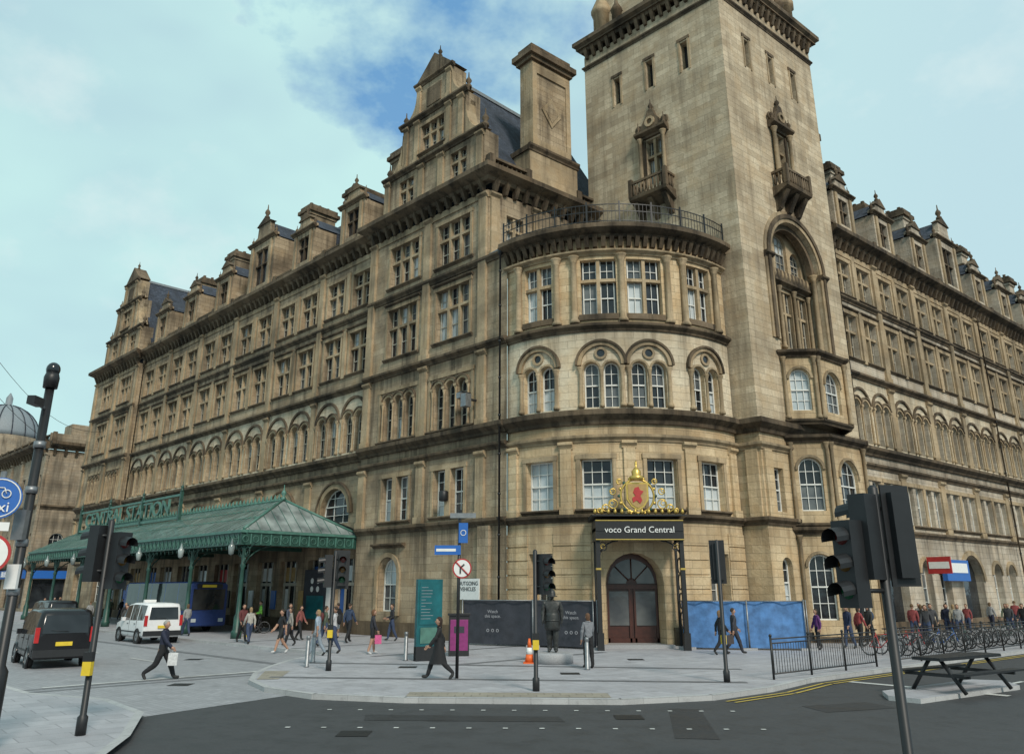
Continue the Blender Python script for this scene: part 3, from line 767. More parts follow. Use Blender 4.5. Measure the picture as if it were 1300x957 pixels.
def cant(mname, uc, w, c, proj, z0, z1, kind):
    P = [(uc-w/2, 0), (uc-w/2+c, proj), (uc+w/2-c, proj), (uc+w/2, 0)]
    W = [hp(*q)[:2] for q in P]
    for i in range(3):
        a, b = Vector(W[i]), Vector(W[i+1]); U = (b-a); ln = U.length; U.normalize()
        Nn = (U.y, -U.x)
        k = MB(fr(a, U, Nn))
        ww = min(1.25, ln*.58) if i != 1 else ln*.52
        h = z1-z0
        k.wall(0, ln, z0, z1, [(ln/2, ww, z0+h*.2, z0+h*.8, kind, 'sash')], 'stone_drum', .25)
        k.string(-.1, ln+.1, z1-.1, z1+.3, .3, m0=.3, m1=.3); k.string(0, ln, z0, z0+.3, .18, m0=.3, m1=.3)
        k.column(.12, .1, z0+.3, z1-.1, .1); k.column(ln-.12, .1, z0+.3, z1-.1, .1)
        k.ring(ln/2, z0+h*.8-ww/2, ww/2+.03, ww/2+.16, -.01, .1, 'trim_light', 12)
        k.build(mname+'_side', hotel)
    k = MB(fr(T0, HU, HN)); k.prismz([(P[0][0], -.02)] + P[1:3] + [(P[3][0], -.02)], z1+.1, z1+.32, 'lead')
    k.build(mname+'_cap', hotel)
cant('oriel', 5.5, 5.6, 1.3, 1.3, 10.8, 14.6, 'a')
cant('lower_bay', 5.7, 6.4, 1.4, 1.5, 5.4, 9.9, 'a')
cant('ground_bay', 5.7, 6.4, 1.4, 1.5, 0.0, 5.2, 'a')

# ---- Hope side range
O2 = hp(TW, 0)[:2]
m = MB(fr(O2, HU, HN, -.4)); r = MB(fr(O2, HU, HN, -.4))
nbh, bwh = 13, 5.7
range_facade(m, r, 0, nbh, bwh, 'stone_hope', 'arch', top=24.9)
for i in range(nbh):
    c = (i+.5)*bwh
    if i % 4 == 3: dormer(m, c, 24.9, 3.8, 6.8, 3.2, 'stone_hope', True)
    else: dormer(m, c, 24.9, 2.6, 4.7, 2.0, 'stone_hope')
    if i > 0: m.chimney(i*bwh, -3.4, 1.3, 3.6 if i % 2 else 2.6, 25, 32.2 if i % 2 else 31.0, 'stone_hope', 4)
m.box(-.3, 1.2, -3.2, -.3, 24.9, 31.8, 'stone_hope'); m.box(-.45, 1.35, -3.35, -.15, 31.8, 32.3, 'trim')
m.build('hope_range', hotel); r.build('hope_range_roof', hotel)
m = MB()
for (fn, u, d, z0, z1) in ((gp, -1.3, .3, 0, 20), (gp, 11.7, -.25, 5.9, 24.4), (gp, 51.6, -.25, 0, 24.4), (hp, 10.8, -.15, 0, 23.3), (hp, 33.6, -.15, 0, 23.3)):
    x, y, _ = fn(u, d); m.lathe(x, y, [(.055, z0), (.055, z1), (.13, z1+.02), (.16, z1+.4)], 'trim' if u > 0 else 'iron_black', 8)
    for k in range(int((z1-z0)/2)): m.lathe(x, y, [(.08, z0+k*2+1), (.08, z0+k*2+1.1)], 'iron_black', 8)
m.build('downpipes', hotel)
m = MB(fr(C0, GU, GN))
m.box(.1, 1.7, .25, .31, 2.0, 3.0, 'white_paint'); m.box(.6, .75, .02, .9, 12.1, 12.2, 'signal_black'); m.box(.45, .85, .7, 1.1, 11.7, 12.4, 'steel')
m.box(1.2, 1.5, .02, .7, 12.6, 12.7, 'signal_black'); m.box(1.2, 1.5, .6, .85, 12.3, 12.6, 'steel')
m.lathe(3.0, .3, [(.2, 7.0), (.25, 7.05), (.25, 7.5), (.2, 7.55)], 'signal_black', 8)
m.build('wall_fittings', hotel)
text('vehicle_sign_text', 'OUTGOING\nVEHICLES', .27, gp(.9, .32, 2.5+.13), (-GU[0], -GU[1]), 'iron_black', hotel, .004)

# ------------------------------------------------------------ station canopy
can = empty('station_glass_canopy')
m = MB(fr(C0, GU, GN))
a0, a1, dF = 11.6, 51.0, 7.2
ncol = 7
for i in range(ncol):
    u = a0+.3+i*(a1-a0-.6)/(ncol-1)
    d = dF-.3
    m.lathe(u, d, [(.28, 0), (.28, .35), (.2, .45), (.2, 1.1), (.13, 1.25), (.1, 3.6), (.16, 3.7), (.1, 3.85), (.1, 4.5), (.2, 4.75)], 'iron_green', 10)
    for sgn in (-1, 1):
        pts = [(u+sgn*(1.5*(1-math.cos(t))), dF-.3, 3.4+1.5*math.sin(t)) for t in [k/6*pi/2 for k in range(7)]]
        m.path(pts, .045, 'iron_green', 5)
        m.torus((u+sgn*.38, dF-.3, 4.45), (0, 1, 0), .25, .03, 'iron_green', 14, 4)
    pts = [(u, dF-.3-2.2*(1-math.cos(t)), 3.4+1.5*math.sin(t)) for t in [k/6*pi/2 for k in range(7)]]
    m.path(pts, .045, 'iron_green', 5)
    m.box(u-.07, u+.07, -.4, dF-.3, 4.85, 5.1, 'iron_green')
    m.lathe(u, dF+.45, [(.04, 4.25), (.14, 4.32), (.19, 4.7), (.08, 4.85), (.03, 5.1)], 'canopy_glass', 8)
    m.path([(u, dF-.1, 5.1), (u, dF+.45, 5.12)], .03, 'iron_green', 5)
m.box(a0, a1, dF-.12, dF+.1, 4.8, 5.45, 'iron_green'); m.box(a0-.1, a1, dF-.2, dF+.2, 5.45, 5.6, 'green_light')
m.box(a0-.1, a0+.12, -.4, dF-.12, 4.8, 5.447, 'iron_green'); m.box(a0-.18, a0+.18, -.4, dF-.2, 5.45, 5.598, 'green_light')
u = a0+.3
while u < a1:
    m.box(u-.03, u+.03, dF+.1, dF+.14, 4.85, 5.4, 'green_light'); m.torus((u+.3, dF+.12, 5.12), (0, 1, 0), .17, .02, 'green_light', 10, 4)
    m.lathe(u+.3, dF, [(.01, 4.55), (.05, 4.68), (.03, 4.8)], 'iron_green', 5); u += .6
d = .2
while d < dF:
    m.box(a0-.15, a0-.1, d-.03, d+.03, 4.85, 5.4, 'green_light'); m.torus((a0-.12, d+.3, 5.12), (1, 0, 0), .17, .02, 'green_light', 10, 4); d += .6
rz, rd, rs = 7.6, 3.7, 2.3
m.quad([(a0, dF, 5.62), (a1, dF, 5.62), (a1-rs, rd, rz), (a0+rs, rd, rz)], 'canopy_glass')
m.quad([(a0, -.3, 5.9), (a1, -.3, 5.9), (a1-rs, rd, rz), (a0+rs, rd, rz)], 'canopy_glass')
m.quad([(a0, dF, 5.62), (a0, -.3, 5.62), (a0+rs, rd, rz)], 'canopy_glass')
m.quad([(a1, dF, 5.62), (a1, -.3, 5.62), (a1-rs, rd, rz)], 'canopy_glass')
for i in range(66):
    u = a0+i*.6
    t = max(0, 1-min((u-a0)/rs, (a1-u)/rs))
    ze = rz-(rz-5.62)*t; de = rd+(dF-rd)*t
    m.tube((u, dF+.02, 5.66), (u, de, ze+.04), .018, .018, 'green_light', 4)
    de = rd-(rd+.3)*t; m.tube((u, -.3, 5.95), (u, de, ze+.04), .018, .018, 'green_light', 4)
for i in range(12):
    d = -.3+i*(dF+.3)/11.5
    t = (d-rd)/(dF-rd) if d > rd else (rd-d)/(rd+.3)
    m.tube((a0, d, 5.66), (a0+rs*(1-t), d, 5.62+(rz-5.62)*(1-t)+.04), .018, .018, 'green_light', 4)
for p, q in (((a0, dF, 5.65), (a0+rs, rd, rz+.05)), ((a0, -.3, 5.65), (a0+rs, rd, rz+.05)), ((a0+rs, rd, rz+.05), (a1-rs, rd, rz+.05))):
    m.tube(p, q, .08, .08, 'green_light', 6)
u = a0+rs
while u < a1-rs: m.lathe(u, rd, [(.05, rz), (.1, rz+.15), (.02, rz+.4)], 'green_light', 5); u += .5
for z in (6.4, 7.0):
    t = (z-5.62)/(rz-5.62); m.tube((a0+rs*t, dF-(dF-rd)*t, z+.04), (a1-rs*t, dF-(dF-rd)*t, z+.04), .025, .025, 'green_light', 4)
m.finial(a0+rs, rd, rz, .8, 'green_light')
m.box(26.5, 47.5, rd+.9, rd+1.0, 7.2, 7.4, 'green_light'); m.box(26.5, 47.5, rd+.9, rd+1.0, 8.8, 8.95, 'green_light')
for e in (26.5, 33.5, 40.5, 47.4): m.box(e-.1, e+.1, rd+.85, rd+1.05, 6.6, 9.1, 'iron_green'); m.finial(e, rd+.95, 9.1, .6, 'iron_green')
m.build('canopy_structure', can)
text('station_name', 'CENTRAL STATION', 1.55, gp(37, rd+1.0, 8.1), (-GU[0], -GU[1]), 'green_light', can, .06, sx=1.3)
m = MB(fr(C0, GU, GN, -.5))
cols = ['glass_blind', 'blue_sign', 'warm_panel', 'white_paint', 'teal_sign', 'red_paint', 'glass_blind', 'dark_banner']
for i in range(nb*2):
    c = 11.4+bw*(i//2+.5)+(-1 if i % 2 == 0 else 1)*bw*.235
    for e in (c-1.15, c-.4, c+.35, c+1.05): m.box(e, e+.1, -.45, -.35, 0, 4.3, 'win_cream')
    m.box(c-1.15, c+1.15, -.44, -.33, 2.7, 2.9, 'win_cream'); m.box(c-1.1, c+1.1, -.47, -.44, 3.0, 3.9, cols[i % 8])
    m.box(c-1.0, c-.45, -.47, -.44, .9, 2.3, cols[(i*3+2) % 8]); m.box(c+.5, c+1.0, -.47, -.44, 1.1, 2.5, cols[(i*5+1) % 8])
    m.box(c+1.35, c+1.95, .02, .1, 1.2, 2.4, cols[(i*7+3) % 8])
m.build('shopfronts', hotel)
m = MB(fr(C0, GU, GN, -.5)); m.box(14.2, 17.6, -.02, .14, .4, 3.7, 'dark_banner'); m.box(15.2, 17.2, .14, .16, .7, 2.1, 'teal_sign'); m.box(14.4, 14.9, .14, .16, .8, 3.2, 'white_paint')
for z in (2.5, 3.0): m.disc(15.9, z, .18, .17, 'white_paint'); m.disc(16.6, z, .18, .17, 'white_paint')
m.build('poster_panel', hotel)

# ------------------------------------------------------------ far buildings
fb = empty('corner_shop_building')
m = MB(fr(C0, GU, GN, .0))
for i in range(9):
    a = 79+i*5
    m.wall(a, a+5, 0, 5, [(a+2.5, 4.0, .3, 3.6, 'r', 'dark')], 'stone_far', .4)
    m.wall(a, a+5, 5, 12, [(a+1.4, 1.3, 6, 9, 'a', 'sash'), (a+3.6, 1.3, 6, 9, 'a', 'sash')], 'stone_far')
    m.wall(a, a+5, 12, 19, [(a+1.4, 1.3, 13, 16, 'r', 'sash'), (a+3.6, 1.3, 13, 16, 'r', 'sash')], 'stone_far')
    m.pilaster(a, .6, 5.5, 18.5, .25, 'stone_far')
m.string(79, 124, 4.6, 5.2, .5); m.string(79, 124, 11.8, 12.3, .4); m.cornice(79, 124, 18.3, 20, 1.0, sp=1.2); m.balustrade(79, 124, 20, -.4, h=1.1, sp=.8)
m.box(79.3, 92, .05, .3, 3.7, 4.7, 'blue_sign'); m.box(92.5, 104, .05, .3, 3.7, 4.6, 'dark_banner')
m.build('street_front', fb)
m = MB(fr(gp(79, 0)[:2], (S45, S45), (S45, -S45)))
for i in range(5):
    a = i*5
    m.wall(a, a+5, 0, 5, [(a+2.5, 3.6, .3, 3.6, 'r', 'dark')], 'stone_far', .4)
    m.wall(a, a+5, 5, 19, [(a+2.5, 1.6, 6, 9, 'a', 'sash')], 'stone_far')
m.string(0, 25, 4.6, 5.2, .5); m.string(0, 25, 11.8, 12.3, .4); m.cornice(0, 25, 18.3, 20, 1.0, sp=1.2); m.box(0, 25, -.6, -.2, 20, 21.1, 'stone_far')
m.box(3, 12, -6, -3, 20, 23, 'stone_far'); m.box(.5, 8, .05, .3, 3.7, 4.6, 'blue_sign')
m.build('street_flank', fb)
text('shop_sign', 'BLUE LAGOON', 1.0, gp(85.6, .32, 4.2), (-GU[0], -GU[1]), 'white_paint', fb, .02)
dm = empty('domed_building')
m = MB(); m.lathe(-98, 150, [(8, 0), (8, 26), (7, 26.2), (6.5, 30)], 'stone_far', 20, False)
m.lathe(-98, 150, [(6.2*math.cos(t), 30+6.5*math.sin(t)) for t in [k/10*pi/2 for k in range(10)]] + [(.6, 36.5), (.6, 38), (.1, 39)], 'lead', 24)
for i in range(16):
    t = i/16*2*pi
    m.path([(-98+6.28*math.cos(e)*math.cos(t), 150+6.28*math.cos(e)*math.sin(t), 30+6.58*math.sin(e)) for e in [k/8*pi/2 for k in range(8)]], .1, 'slate', 4)
m.build('dome', dm)
m = MB(); m.box(-150, -112, 120, 150, 0, 20, 'stone_far'); m.string(-150, -112, 19, 20, .6); m.build('block', dm)

# ------------------------------------------------------------ ground
m = MB(); m.quad([(-900, -500, -.12), (900, -500, -.12), (900, 1500, -.12), (-900, 1500, -.12)], 'asphalt'); m.build('ground')
def slab(name, pts, mat, z1=0.0):
    m = MB(); m.prismz(pts, -.3, z1, 'kerb', mat); m.build(name)
def kerbline(name, pts, w=.18):
    m = MB()
    for a, b in zip(pts[:-1], pts[1:]):
        a = Vector(a); b = Vector(b); n = Vector((-(b-a).y, (b-a).x)).normalized()*w
        z = .004
        m.f([m.v(a.x, a.y, z), m.v(b.x, b.y, z), m.v(b.x-n.x, b.y-n.y, z), m.v(a.x-n.x, a.y-n.y, z)], 'kerb')
    m.build(name)
KG = [gp(u, 8.9)[:2] for u in (130, 60, 5, 0)] + [(-8.3, 31.6), (-8.3, 29), (-8.1, 26.6), (-7.6, 24.6), (-6.6, 22.8), (-5.0, 21.4), (-2.6, 20.7), (2.6, 20.4), (5.0, 21.2), (7.0, 22.9)] + [hp(u, 8.6)[:2] for u in (-12.0, -8, 20, 130)]
slab('pavement', KG + [hp(130, -30)[:2], gp(130, -40)[:2]], 'paving')
kerbline('kerb', KG[::-1])
sideK = [(-4.5, 4), (-6.2, 12), (-7.0, 15.5), (-8.0, 18.3), (-9.8, 20.4)] + [gp(u, 21.5)[:2] for u in (-6, 10, 130)]
slab('pavement', sideK + [(-160, 60), (-60, 4)], 'paving')
kerbline('kerb', sideK)
m = MB(); m.f([m.v(*p, -.116) for p in [gp(130, 8.9)[:2], gp(0, 8.9)[:2], (-8.3, 31.6), (-8.3, 29), (-8.1, 26.6), (-7.6, 24.6), (-6.6, 22.8), (-5.8, 22.1), (-7.9, 18.6), (-9.8, 20.4), gp(-6, 21.5)[:2], gp(130, 21.5)[:2]]], 'setts'); m.build('cobbled_road')
m = MB()
def stripe(a, b, w, z=-.108, mat='marking_white'):
    a = Vector(a); b = Vector(b); n = Vector((-(b-a).y, (b-a).x)).normalized()*w/2
    m.f([m.v(p.x, p.y, z) for p in (a+n, b+n, b-n, a-n)], mat)
for off in (.35, .6):
    for i in range(12, len(KG)-1):
        a = Vector(KG[i]); b = Vector(KG[i+1]); n = Vector((-(b-a).y, (b-a).x)).normalized()*off
        stripe(a-n, b-n, .08, -.104, 'marking_yellow')
for i in range(10):
    p = hp(-14+i*5, 12.5)[:2]; q = hp(-12+i*5, 12.5)[:2]; stripe(p, q, .14)
stripe(hp(-11, 9.2)[:2], hp(-11, 13.5)[:2], .3); stripe(gp(-4, 9.5)[:2], gp(-4, 20.5)[:2], .2, -.104)
for i in range(9): stripe(gp(2+i*6, 15)[:2], gp(4.5+i*6, 15)[:2], .12, -.104)
for i in range(14): stripe((-4.2+i*.7, 19.6-.02*i), (-4.1+i*.7, 19.6-.02*i), .1)
for i in range(14): stripe((-4.5+i*.72, 17.2-.02*i), (-4.4+i*.72, 17.2-.02*i), .1)
m.build('road_markings')
m = MB()
for pts in ([(-3.2, 18.9), (1.0, 18.6), (1.1, 17.9), (-3.1, 18.1)], [(3.0, 16.0), (3.6, 19.8), (4.3, 19.7), (3.8, 15.9)], [(6.8, 20.2), (8.6, 20.9), (8.9, 19.9), (7.0, 19.2)]):
    m.f([m.v(*p, -.114) for p in pts], 'asphalt_patch')
m.build('road_repair_patches')
m = MB()
for pts in ([(-2.6, 20.95), (2.4, 20.7), (2.4, 21.55), (-2.6, 21.8)], [(-7.9, 27.2), (-7.1, 27.2), (-6.8, 24.8), (-7.4, 24.7)]): m.f([m.v(*p, .006) for p in pts], 'tactile')
m.build('tactile_paving')
m = MB()
for u in (-8, -3, 3, 9): m.f([m.v(*gp(u, dd)[:2], .004) for dd in (.5, 8.6)]+[m.v(*gp(u+.35, dd)[:2], .004) for dd in (8.6, .5)], 'setts_dark')
m.f([m.v(*p, .008) for p in ((-7.4, 30), (7.5, 27.6), (7.5, 27.95), (-7.4, 30.35))], 'setts_dark')
m.f([m.v(*p, .010) for p in ((-7.2, 25.2), (6.6, 23.8), (6.6, 24.1), (-7.2, 25.5))], 'setts_dark')
for u in (-5, -4.4): m.f([m.v(*gp(u, dd)[:2], -.112) for dd in (9.4, 21.2)]+[m.v(*gp(u+.3, dd)[:2], -.112) for dd in (21.2, 9.4)], 'setts_dark')
m.f([m.v(*gp(a, b)[:2], -.110) for a, b in ((-3.8, 12), (40, 12), (40, 12.4), (-3.8, 12.4))], 'setts_dark')
m.build('paving_bands')
m = MB()
for (x, y, z) in ((-3.5, 28.5, .006), (1.8, 26.4, .006), (4.6, 31.5, .006), (-12.4, 33, -.108), (-9.5, 24.5, -.108), (2.5, 18.5, -.110), (-3.0, 16.5, -.110)):
    m.f([m.v(x-.3, y-.3, z), m.v(x+.3, y-.3, z), m.v(x+.3, y+.3, z), m.v(x-.3, y+.3, z)], 'signal_black')
m.build('manhole_covers')

# ------------------------------------------------------------ hoardings
def fence(m, P, h, mat, post='steel', wav=.05):
    for a, b in zip(P[:-1], P[1:]):
        a = Vector(a); b = Vector(b); n = max(2, int((b-a).length/.35)); nn = Vector((-(b-a).y, (b-a).x)).normalized()
        pr = None
        for i in range(n+1):
            p = a.lerp(b, i/n)+nn*(wav*math.sin(i*1.9)+.02*R.random())
            cur = (m.v(p.x, p.y, .08), m.v(p.x+nn.x*.02, p.y+nn.y*.02, h*.5), m.v(p.x, p.y, h-.03*R.random()))
            if pr:
                m.f([pr[0], cur[0], cur[1], pr[1]], mat, True); m.f([pr[1], cur[1], cur[2], pr[2]], mat, True)
            pr = cur
        k = max(1, int((b-a).length/2.2))
        for i in range(k+1):
            p = a.lerp(b, i/k)-nn*.12; m.lathe(p.x, p.y, [(.03, 0), (.03, h+.05)], post, 6)
            m.box(p.x-.3, p.x+.3, p.y-.1, p.y+.1, 0, .1, 'granite')
        m.tube((a.x-nn.x*.1, a.y-nn.y*.1, h), (b.x-nn.x*.1, b.y-nn.y*.1, h), .025, .025, post, 5)
m = MB(); fence(m, [(-2.3, 39.6), (1.0, 38.0), (3.6, 36.4), (3.75, 37.3)], 2.0, 'dark_banner'); hd = m.build('site_hoarding')
for (x, y, dx) in ((-.9, 38.78, (3.3, -1.6)), (2.6, 36.85, (2.6, -1.6))):
    text('hoarding_text', 'Watch\nthis space.', .2, (x, y, 1.4), dx, 'grey_print', hd, .004)
    text('hoarding_text', 'o o o', .3, (x, y, .7), dx, 'grey_print', hd, .004)
m = MB(); fence(m, [(7.6, 37.3), (7.7, 36.7), (10.2, 36.2), (12.6, 36.0), (13.3, 38.3)], 2.0, 'blue_fence', 'steel', .08); m.build('site_hoarding')

# ------------------------------------------------------------ street furniture
def signal_head(m, x, y, z, face=-1, n=3, plate=True, sc_=1.0):
    h = (.32*n+.08)*sc_; f = face; w = .14*sc_
    m.box(x-w, x+w, y-.12*sc_, y+.12*sc_, z, z+h, 'signal_black')
    if plate: m.box(x-.22, x+.22, y+f*-.02-.012, y+f*-.02+.012, z-.1, z+h+.1, 'signal_black')
    for i, c in enumerate(['lamp_green', 'lamp_amber', 'lamp_red_off'][:n]):
        zc = z+(.2+i*.32)*sc_
        m.ball((x, y+f*.12*sc_, zc), .1*sc_, .03, .1*sc_, c, 12, 6)
        pts = [(x+.125*sc_*math.cos(t), zc+.125*sc_*math.sin(t)) for t in [k/8*pi*1.2-.1*pi for k in range(9)]]
        for a, b in zip(pts[:-1], pts[1:]):
            m.f([m.v(a[0], y+f*.12*sc_, a[1]), m.v(b[0], y+f*.12*sc_, b[1]), m.v(b[0], y+f*.34*sc_, b[1]-.03), m.v(a[0], y+f*.34*sc_, a[1]-.03)], 'signal_black')
def traffic_light(x, y, rot, top=3.45, heads=((0, -1, 0, 0),), r=.057, z0=0, box=True):
    m = MB()
    m.lathe(0, 0, [(r*1.6, 0), (r*1.6, .3), (r, .34), (r, top), (r*.5, top+.04)], 'signal_black', 12)
    if box:
        m.box(-.08, .08, -.15, -.04, 1.0, 1.24, 'yellow_paint'); m.box(-.085, .085, -.155, -.05, 1.24, 1.4, 'signal_black')
    for (hx, f, dz, hr) in heads:
        zz = top-1.1+dz
        m.path([(0, 0, zz+.2), (hx, f*.1, zz+.2)], .03, 'signal_black'); m.path([(0, 0, zz+.85), (hx, f*.1, zz+.85)], .03, 'signal_black')
    o = m.build('traffic_light', None, (x, y, z0), math.radians(rot))
    for (hx, f, dz, hr) in heads:
        k = MB(); signal_head(k, 0, 0, 0, -1, 3, abs(hr) < 50 and dz >= 0); k.build('signal_head', o, (hx, f*.2 if hx == 0 else 0, top-1.1+dz), math.radians(hr+(180 if f > 0 else 0)))
    return o
traffic_light(.62, 22.0, 0, 3.48, ((.24, -1, -.02, 35),), z0=0)
traffic_light(6.05, 24.0, 170, 3.85, ((0, -1, .0, 0),))
traffic_light(-5.9, 27.3, 0, 3.7, ((.26, -1, 0, 10), (-.22, -1, -.05, -70)))
traffic_light(-7.75, 15.6, 0, 3.75, ((.24, -1, -.15, 60), (-.2, -1, -.02, -110)))
traffic_light(4.62, 10.2, 8, 3.85, ((.27, 1, .0, 10), (-.42, -1, -.35, -70), (-.16, -1, -.02, 205)), .06, -.12, False)

m = MB(); m.lathe(0, 0, [(.14, 0), (.14, 1.2), (.085, 1.3), (.075, 6.0)], 'iron_black', 12)
m.lathe(0, 0, [(.12, 6.0), (.13, 6.2), (.1, 6.3)], 'iron_black', 12); m.ball((0, 0, 6.35), .12, .12, .14, 'glass_dark')
m.path([(0, 0, 5.6), (.0, -.25, 5.65)], .03, 'steel'); m.box(-.07, .07, -.5, -.2, 5.6, 5.75, 'signal_black')
for z in (2.4, 3.2, 4.1, 4.9): m.lathe(0, 0, [(.1, z), (.1, z+.12)], 'steel', 10)
m.box(-.1, .1, -.2, -.08, 3.3, 3.8, 'steel'); m.box(-.09, .11, -.15, -.08, 2.5, 2.9, 'white_paint')
m.build('camera_mast', None, (-8.45, 14, 0))
def round_sign(m, x, y, z, r, face, edge):
    m.tube((x, y-.01, z), (x, y+.02, z), r, r, edge, 28); m.tube((x, y-.02, z), (x, y-.009, z), r*.86, r*.86, face, 28)
m = MB(); m.lathe(0, 0, [(.045, 0), (.045, 4.4)], 'steel', 10)
m.tube((0, -.07, 3.95), (0, -.04, 3.95), .34, .34, 'blue_sign', 28); m.torus((0, -.075, 3.95), (0, 1, 0), .31, .012, 'white_paint', 28, 4)
round_sign(m, 0, -.06, 3.05, .32, 'white_paint', 'red_paint')
for e in (-.1, .1): m.torus((e, -.09, 4.02), (0, 1, 0), .065, .01, 'white_paint', 14, 4)
m.path([(-.1, -.09, 4.02), (-.03, -.09, 4.12), (.06, -.09, 4.12), (.1, -.09, 4.02)], .009, 'white_paint', 4)
m.box(-.22, .22, -.07, -.05, 3.42, 3.56, 'white_paint')
m.path([(-.1, -.09, 2.92), (-.1, -.09, 3.1), (0, -.09, 3.2), (.1, -.09, 3.1)], .03, 'iron_black', 5)
sg = m.build('traffic_sign', None, (-8.6, 13.4, 0), math.radians(25))
t = text('taxi_text', 'taxi', .24, (0, 0, 0), (1, 0), 'white_paint', None, .003); t.parent = sg; t.matrix_world = Matrix.Identity(4); t.location = (0, -.095, 3.8); t.rotation_euler = (pi/2, 0, 0)
m = MB(); m.lathe(0, 0, [(.05, 0), (.05, 4.85)], 'iron_black', 10)
round_sign(m, .1, -.06, 3.1, .29, 'white_paint', 'red_paint'); m.path([(.05, -.1, 2.95), (.05, -.1, 3.12), (.17, -.1, 3.22)], .022, 'iron_black', 5); m.path([(-.1, -.095, 3.3), (.3, -.095, 2.9)], .022, 'red_paint', 5)
m.box(-.75, .05, -.07, -.05, 3.5, 3.78, 'blue_sign'); m.box(-.7, -.1, -.075, -.065, 3.6, 3.68, 'white_paint')
m.box(-.02, .26, -.09, -.07, 3.85, 4.45, 'blue_sign'); m.torus((.12, -.1, 4.15), (0, 1, 0), .08, .012, 'white_paint', 14, 4)
m.box(-.3, .5, -.07, -.05, 4.6, 4.75, 'steel')
m.build('traffic_sign', None, (-1.62, 25, 0))
m = MB(); m.box(-.5, .5, -.1, .1, .0, 2.85, 'teal_sign'); m.box(-.5, .5, -.12, .12, 0, .5, 'signal_black'); m.box(-.42, .42, -.125, -.1, 1.25, 2.75, 'teal_sign')
for i in range(11): m.box(-.36, -.2+R.random()*.35, -.13, -.124, 2.55-i*.11, 2.565-i*.11, 'grey_print')
m.box(-.36, .36, -.13, -.124, .6, 1.15, 'green_light')
m.build('information_totem', None, (-3.1, 31, 0), math.radians(28), .01)
m = MB(); m.box(-.4, .4, -.18, .18, 0, 1.5, 'signal_black'); m.box(-.35, .35, -.19, -.178, .2, 1.35, 'purple_sign'); m.box(-.45, .45, -.23, .23, 1.5, 1.58, 'signal_black')
m.box(-.2, .2, -.2, -.185, .85, 1.1, 'dark_banner')
m.build('litter_bin', None, (-2.1, 33.2, 0), .1, .01)
m = MB(); m.box(-.22, .22, -.22, .22, 0, .04, 'orange_plastic'); m.lathe(0, 0, [(.17, .04), (.125, .3)], 'orange_plastic', 14); m.lathe(0, 0, [(.127, .3), (.085, .52)], 'white_paint', 14); m.lathe(0, 0, [(.085, .52), (.035, .82)], 'orange_plastic', 14)
m.build('traffic_cone', None, (.62, 30, 0))
def bollard(x, y, mat='steel', h=1.0, r=.07):
    m = MB(); m.lathe(0, 0, [(r*1.3, 0), (r*1.3, .04), (r, .06), (r, h*.82), (r*.85, h*.83), (r*.85, h*.87), (r, h*.88), (r, h*.97), (r*.6, h)], mat, 12); m.build('bollard', None, (x, y, 0))
for x, y in ((-3.9, 31), (-7.1, 30.2), (2.45, 27.6), (-6.9, 28.5)): bollard(x, y)
for x, y in ((-14.6, 46), (-15.4, 46.6)): bollard(x, y, 'yellow_paint', 1.05, .09)
def guardrail(P, name='pedestrian_guardrail', h=1.1):
    m = MB()
    for a, b in zip(P[:-1], P[1:]):
        a = Vector((*a, 0)); b = Vector((*b, 0)); ln = (b-a).length; k = max(1, round(ln/2))
        for i in range(k+1):
            p = a.lerp(b, i/k); m.tube(p, p+Vector((0, 0, h+.06)), .035, .035, 'iron_black', 8); m.ball(p+Vector((0, 0, h+.09)), .05, .05, .05, 'iron_black', 8, 5)
        for z in (.15, h-.12, h): m.tube(a+Vector((0, 0, z)), b+Vector((0, 0, z)), .022, .022, 'iron_black', 6)
        n = int(ln/.14)
        for i in range(n):
            p = a.lerp(b, (i+.5)/n); m.tube(p+Vector((0, 0, .15)), p+Vector((0, 0, h-.12)), .009, .009, 'iron_black', 4)
    m.build(name)
guardrail([hp(-13.2, 8.1)[:2], hp(-7, 8.1)[:2]]); guardrail([hp(-5.6, 8.1)[:2], hp(16, 8.1)[:2]])
def bicycle_mesh(col):
    m = MB()
    for x in (-.52, .52):
        m.torus((x, 0, .34), (0, 1, 0), .33, .02, 'rubber', 24, 6); m.torus((x, 0, .34), (0, 1, 0), .305, .01, 'steel', 24, 4)
        for i in range(8): m.tube((x, 0, .34), (x+.3*math.cos(i*pi/4), 0, .34+.3*math.sin(i*pi/4)), .003, .003, 'steel', 3)
        m.tube((x, -.04, .34), (x, .04, .34), .02, .02, 'steel', 6)
    t = .017
    for a, b in (((-.52, 0, .34), (-.08, 0, .3)), ((-.52, 0, .34), (-.2, 0, .78)), ((-.08, 0, .3), (-.22, 0, .85)), ((-.2, 0, .78), (.34, 0, .82)), ((-.08, 0, .3), (.37, 0, .72)), ((.52, 0, .34), (.33, 0, .92))): m.tube(a, b, t, t, col, 6)
    m.tube((-.22, 0, .85), (-.24, 0, .95), .013, .013, 'steel', 6); m.ball((-.25, 0, .97), .13, .07, .03, 'rubber', 10, 6)
    m.path([(.33, 0, .92), (.32, 0, 1.0), (.37, 0, 1.03)], .012, 'steel'); m.path([(.3, -.28, 1.02), (.37, -.1, 1.03), (.37, .1, 1.03), (.3, .28, 1.02)], .013, 'rubber')
    m.torus((-.08, .05, .3), (0, 1, 0), .09, .008, 'steel', 14, 4); m.tube((-.08, .05, .3), (0, .1, .16), .008, .008, 'steel', 4); m.tube((-.08, -.05, .3), (-.16, -.1, .44), .008, .008, 'steel', 4)
    return m
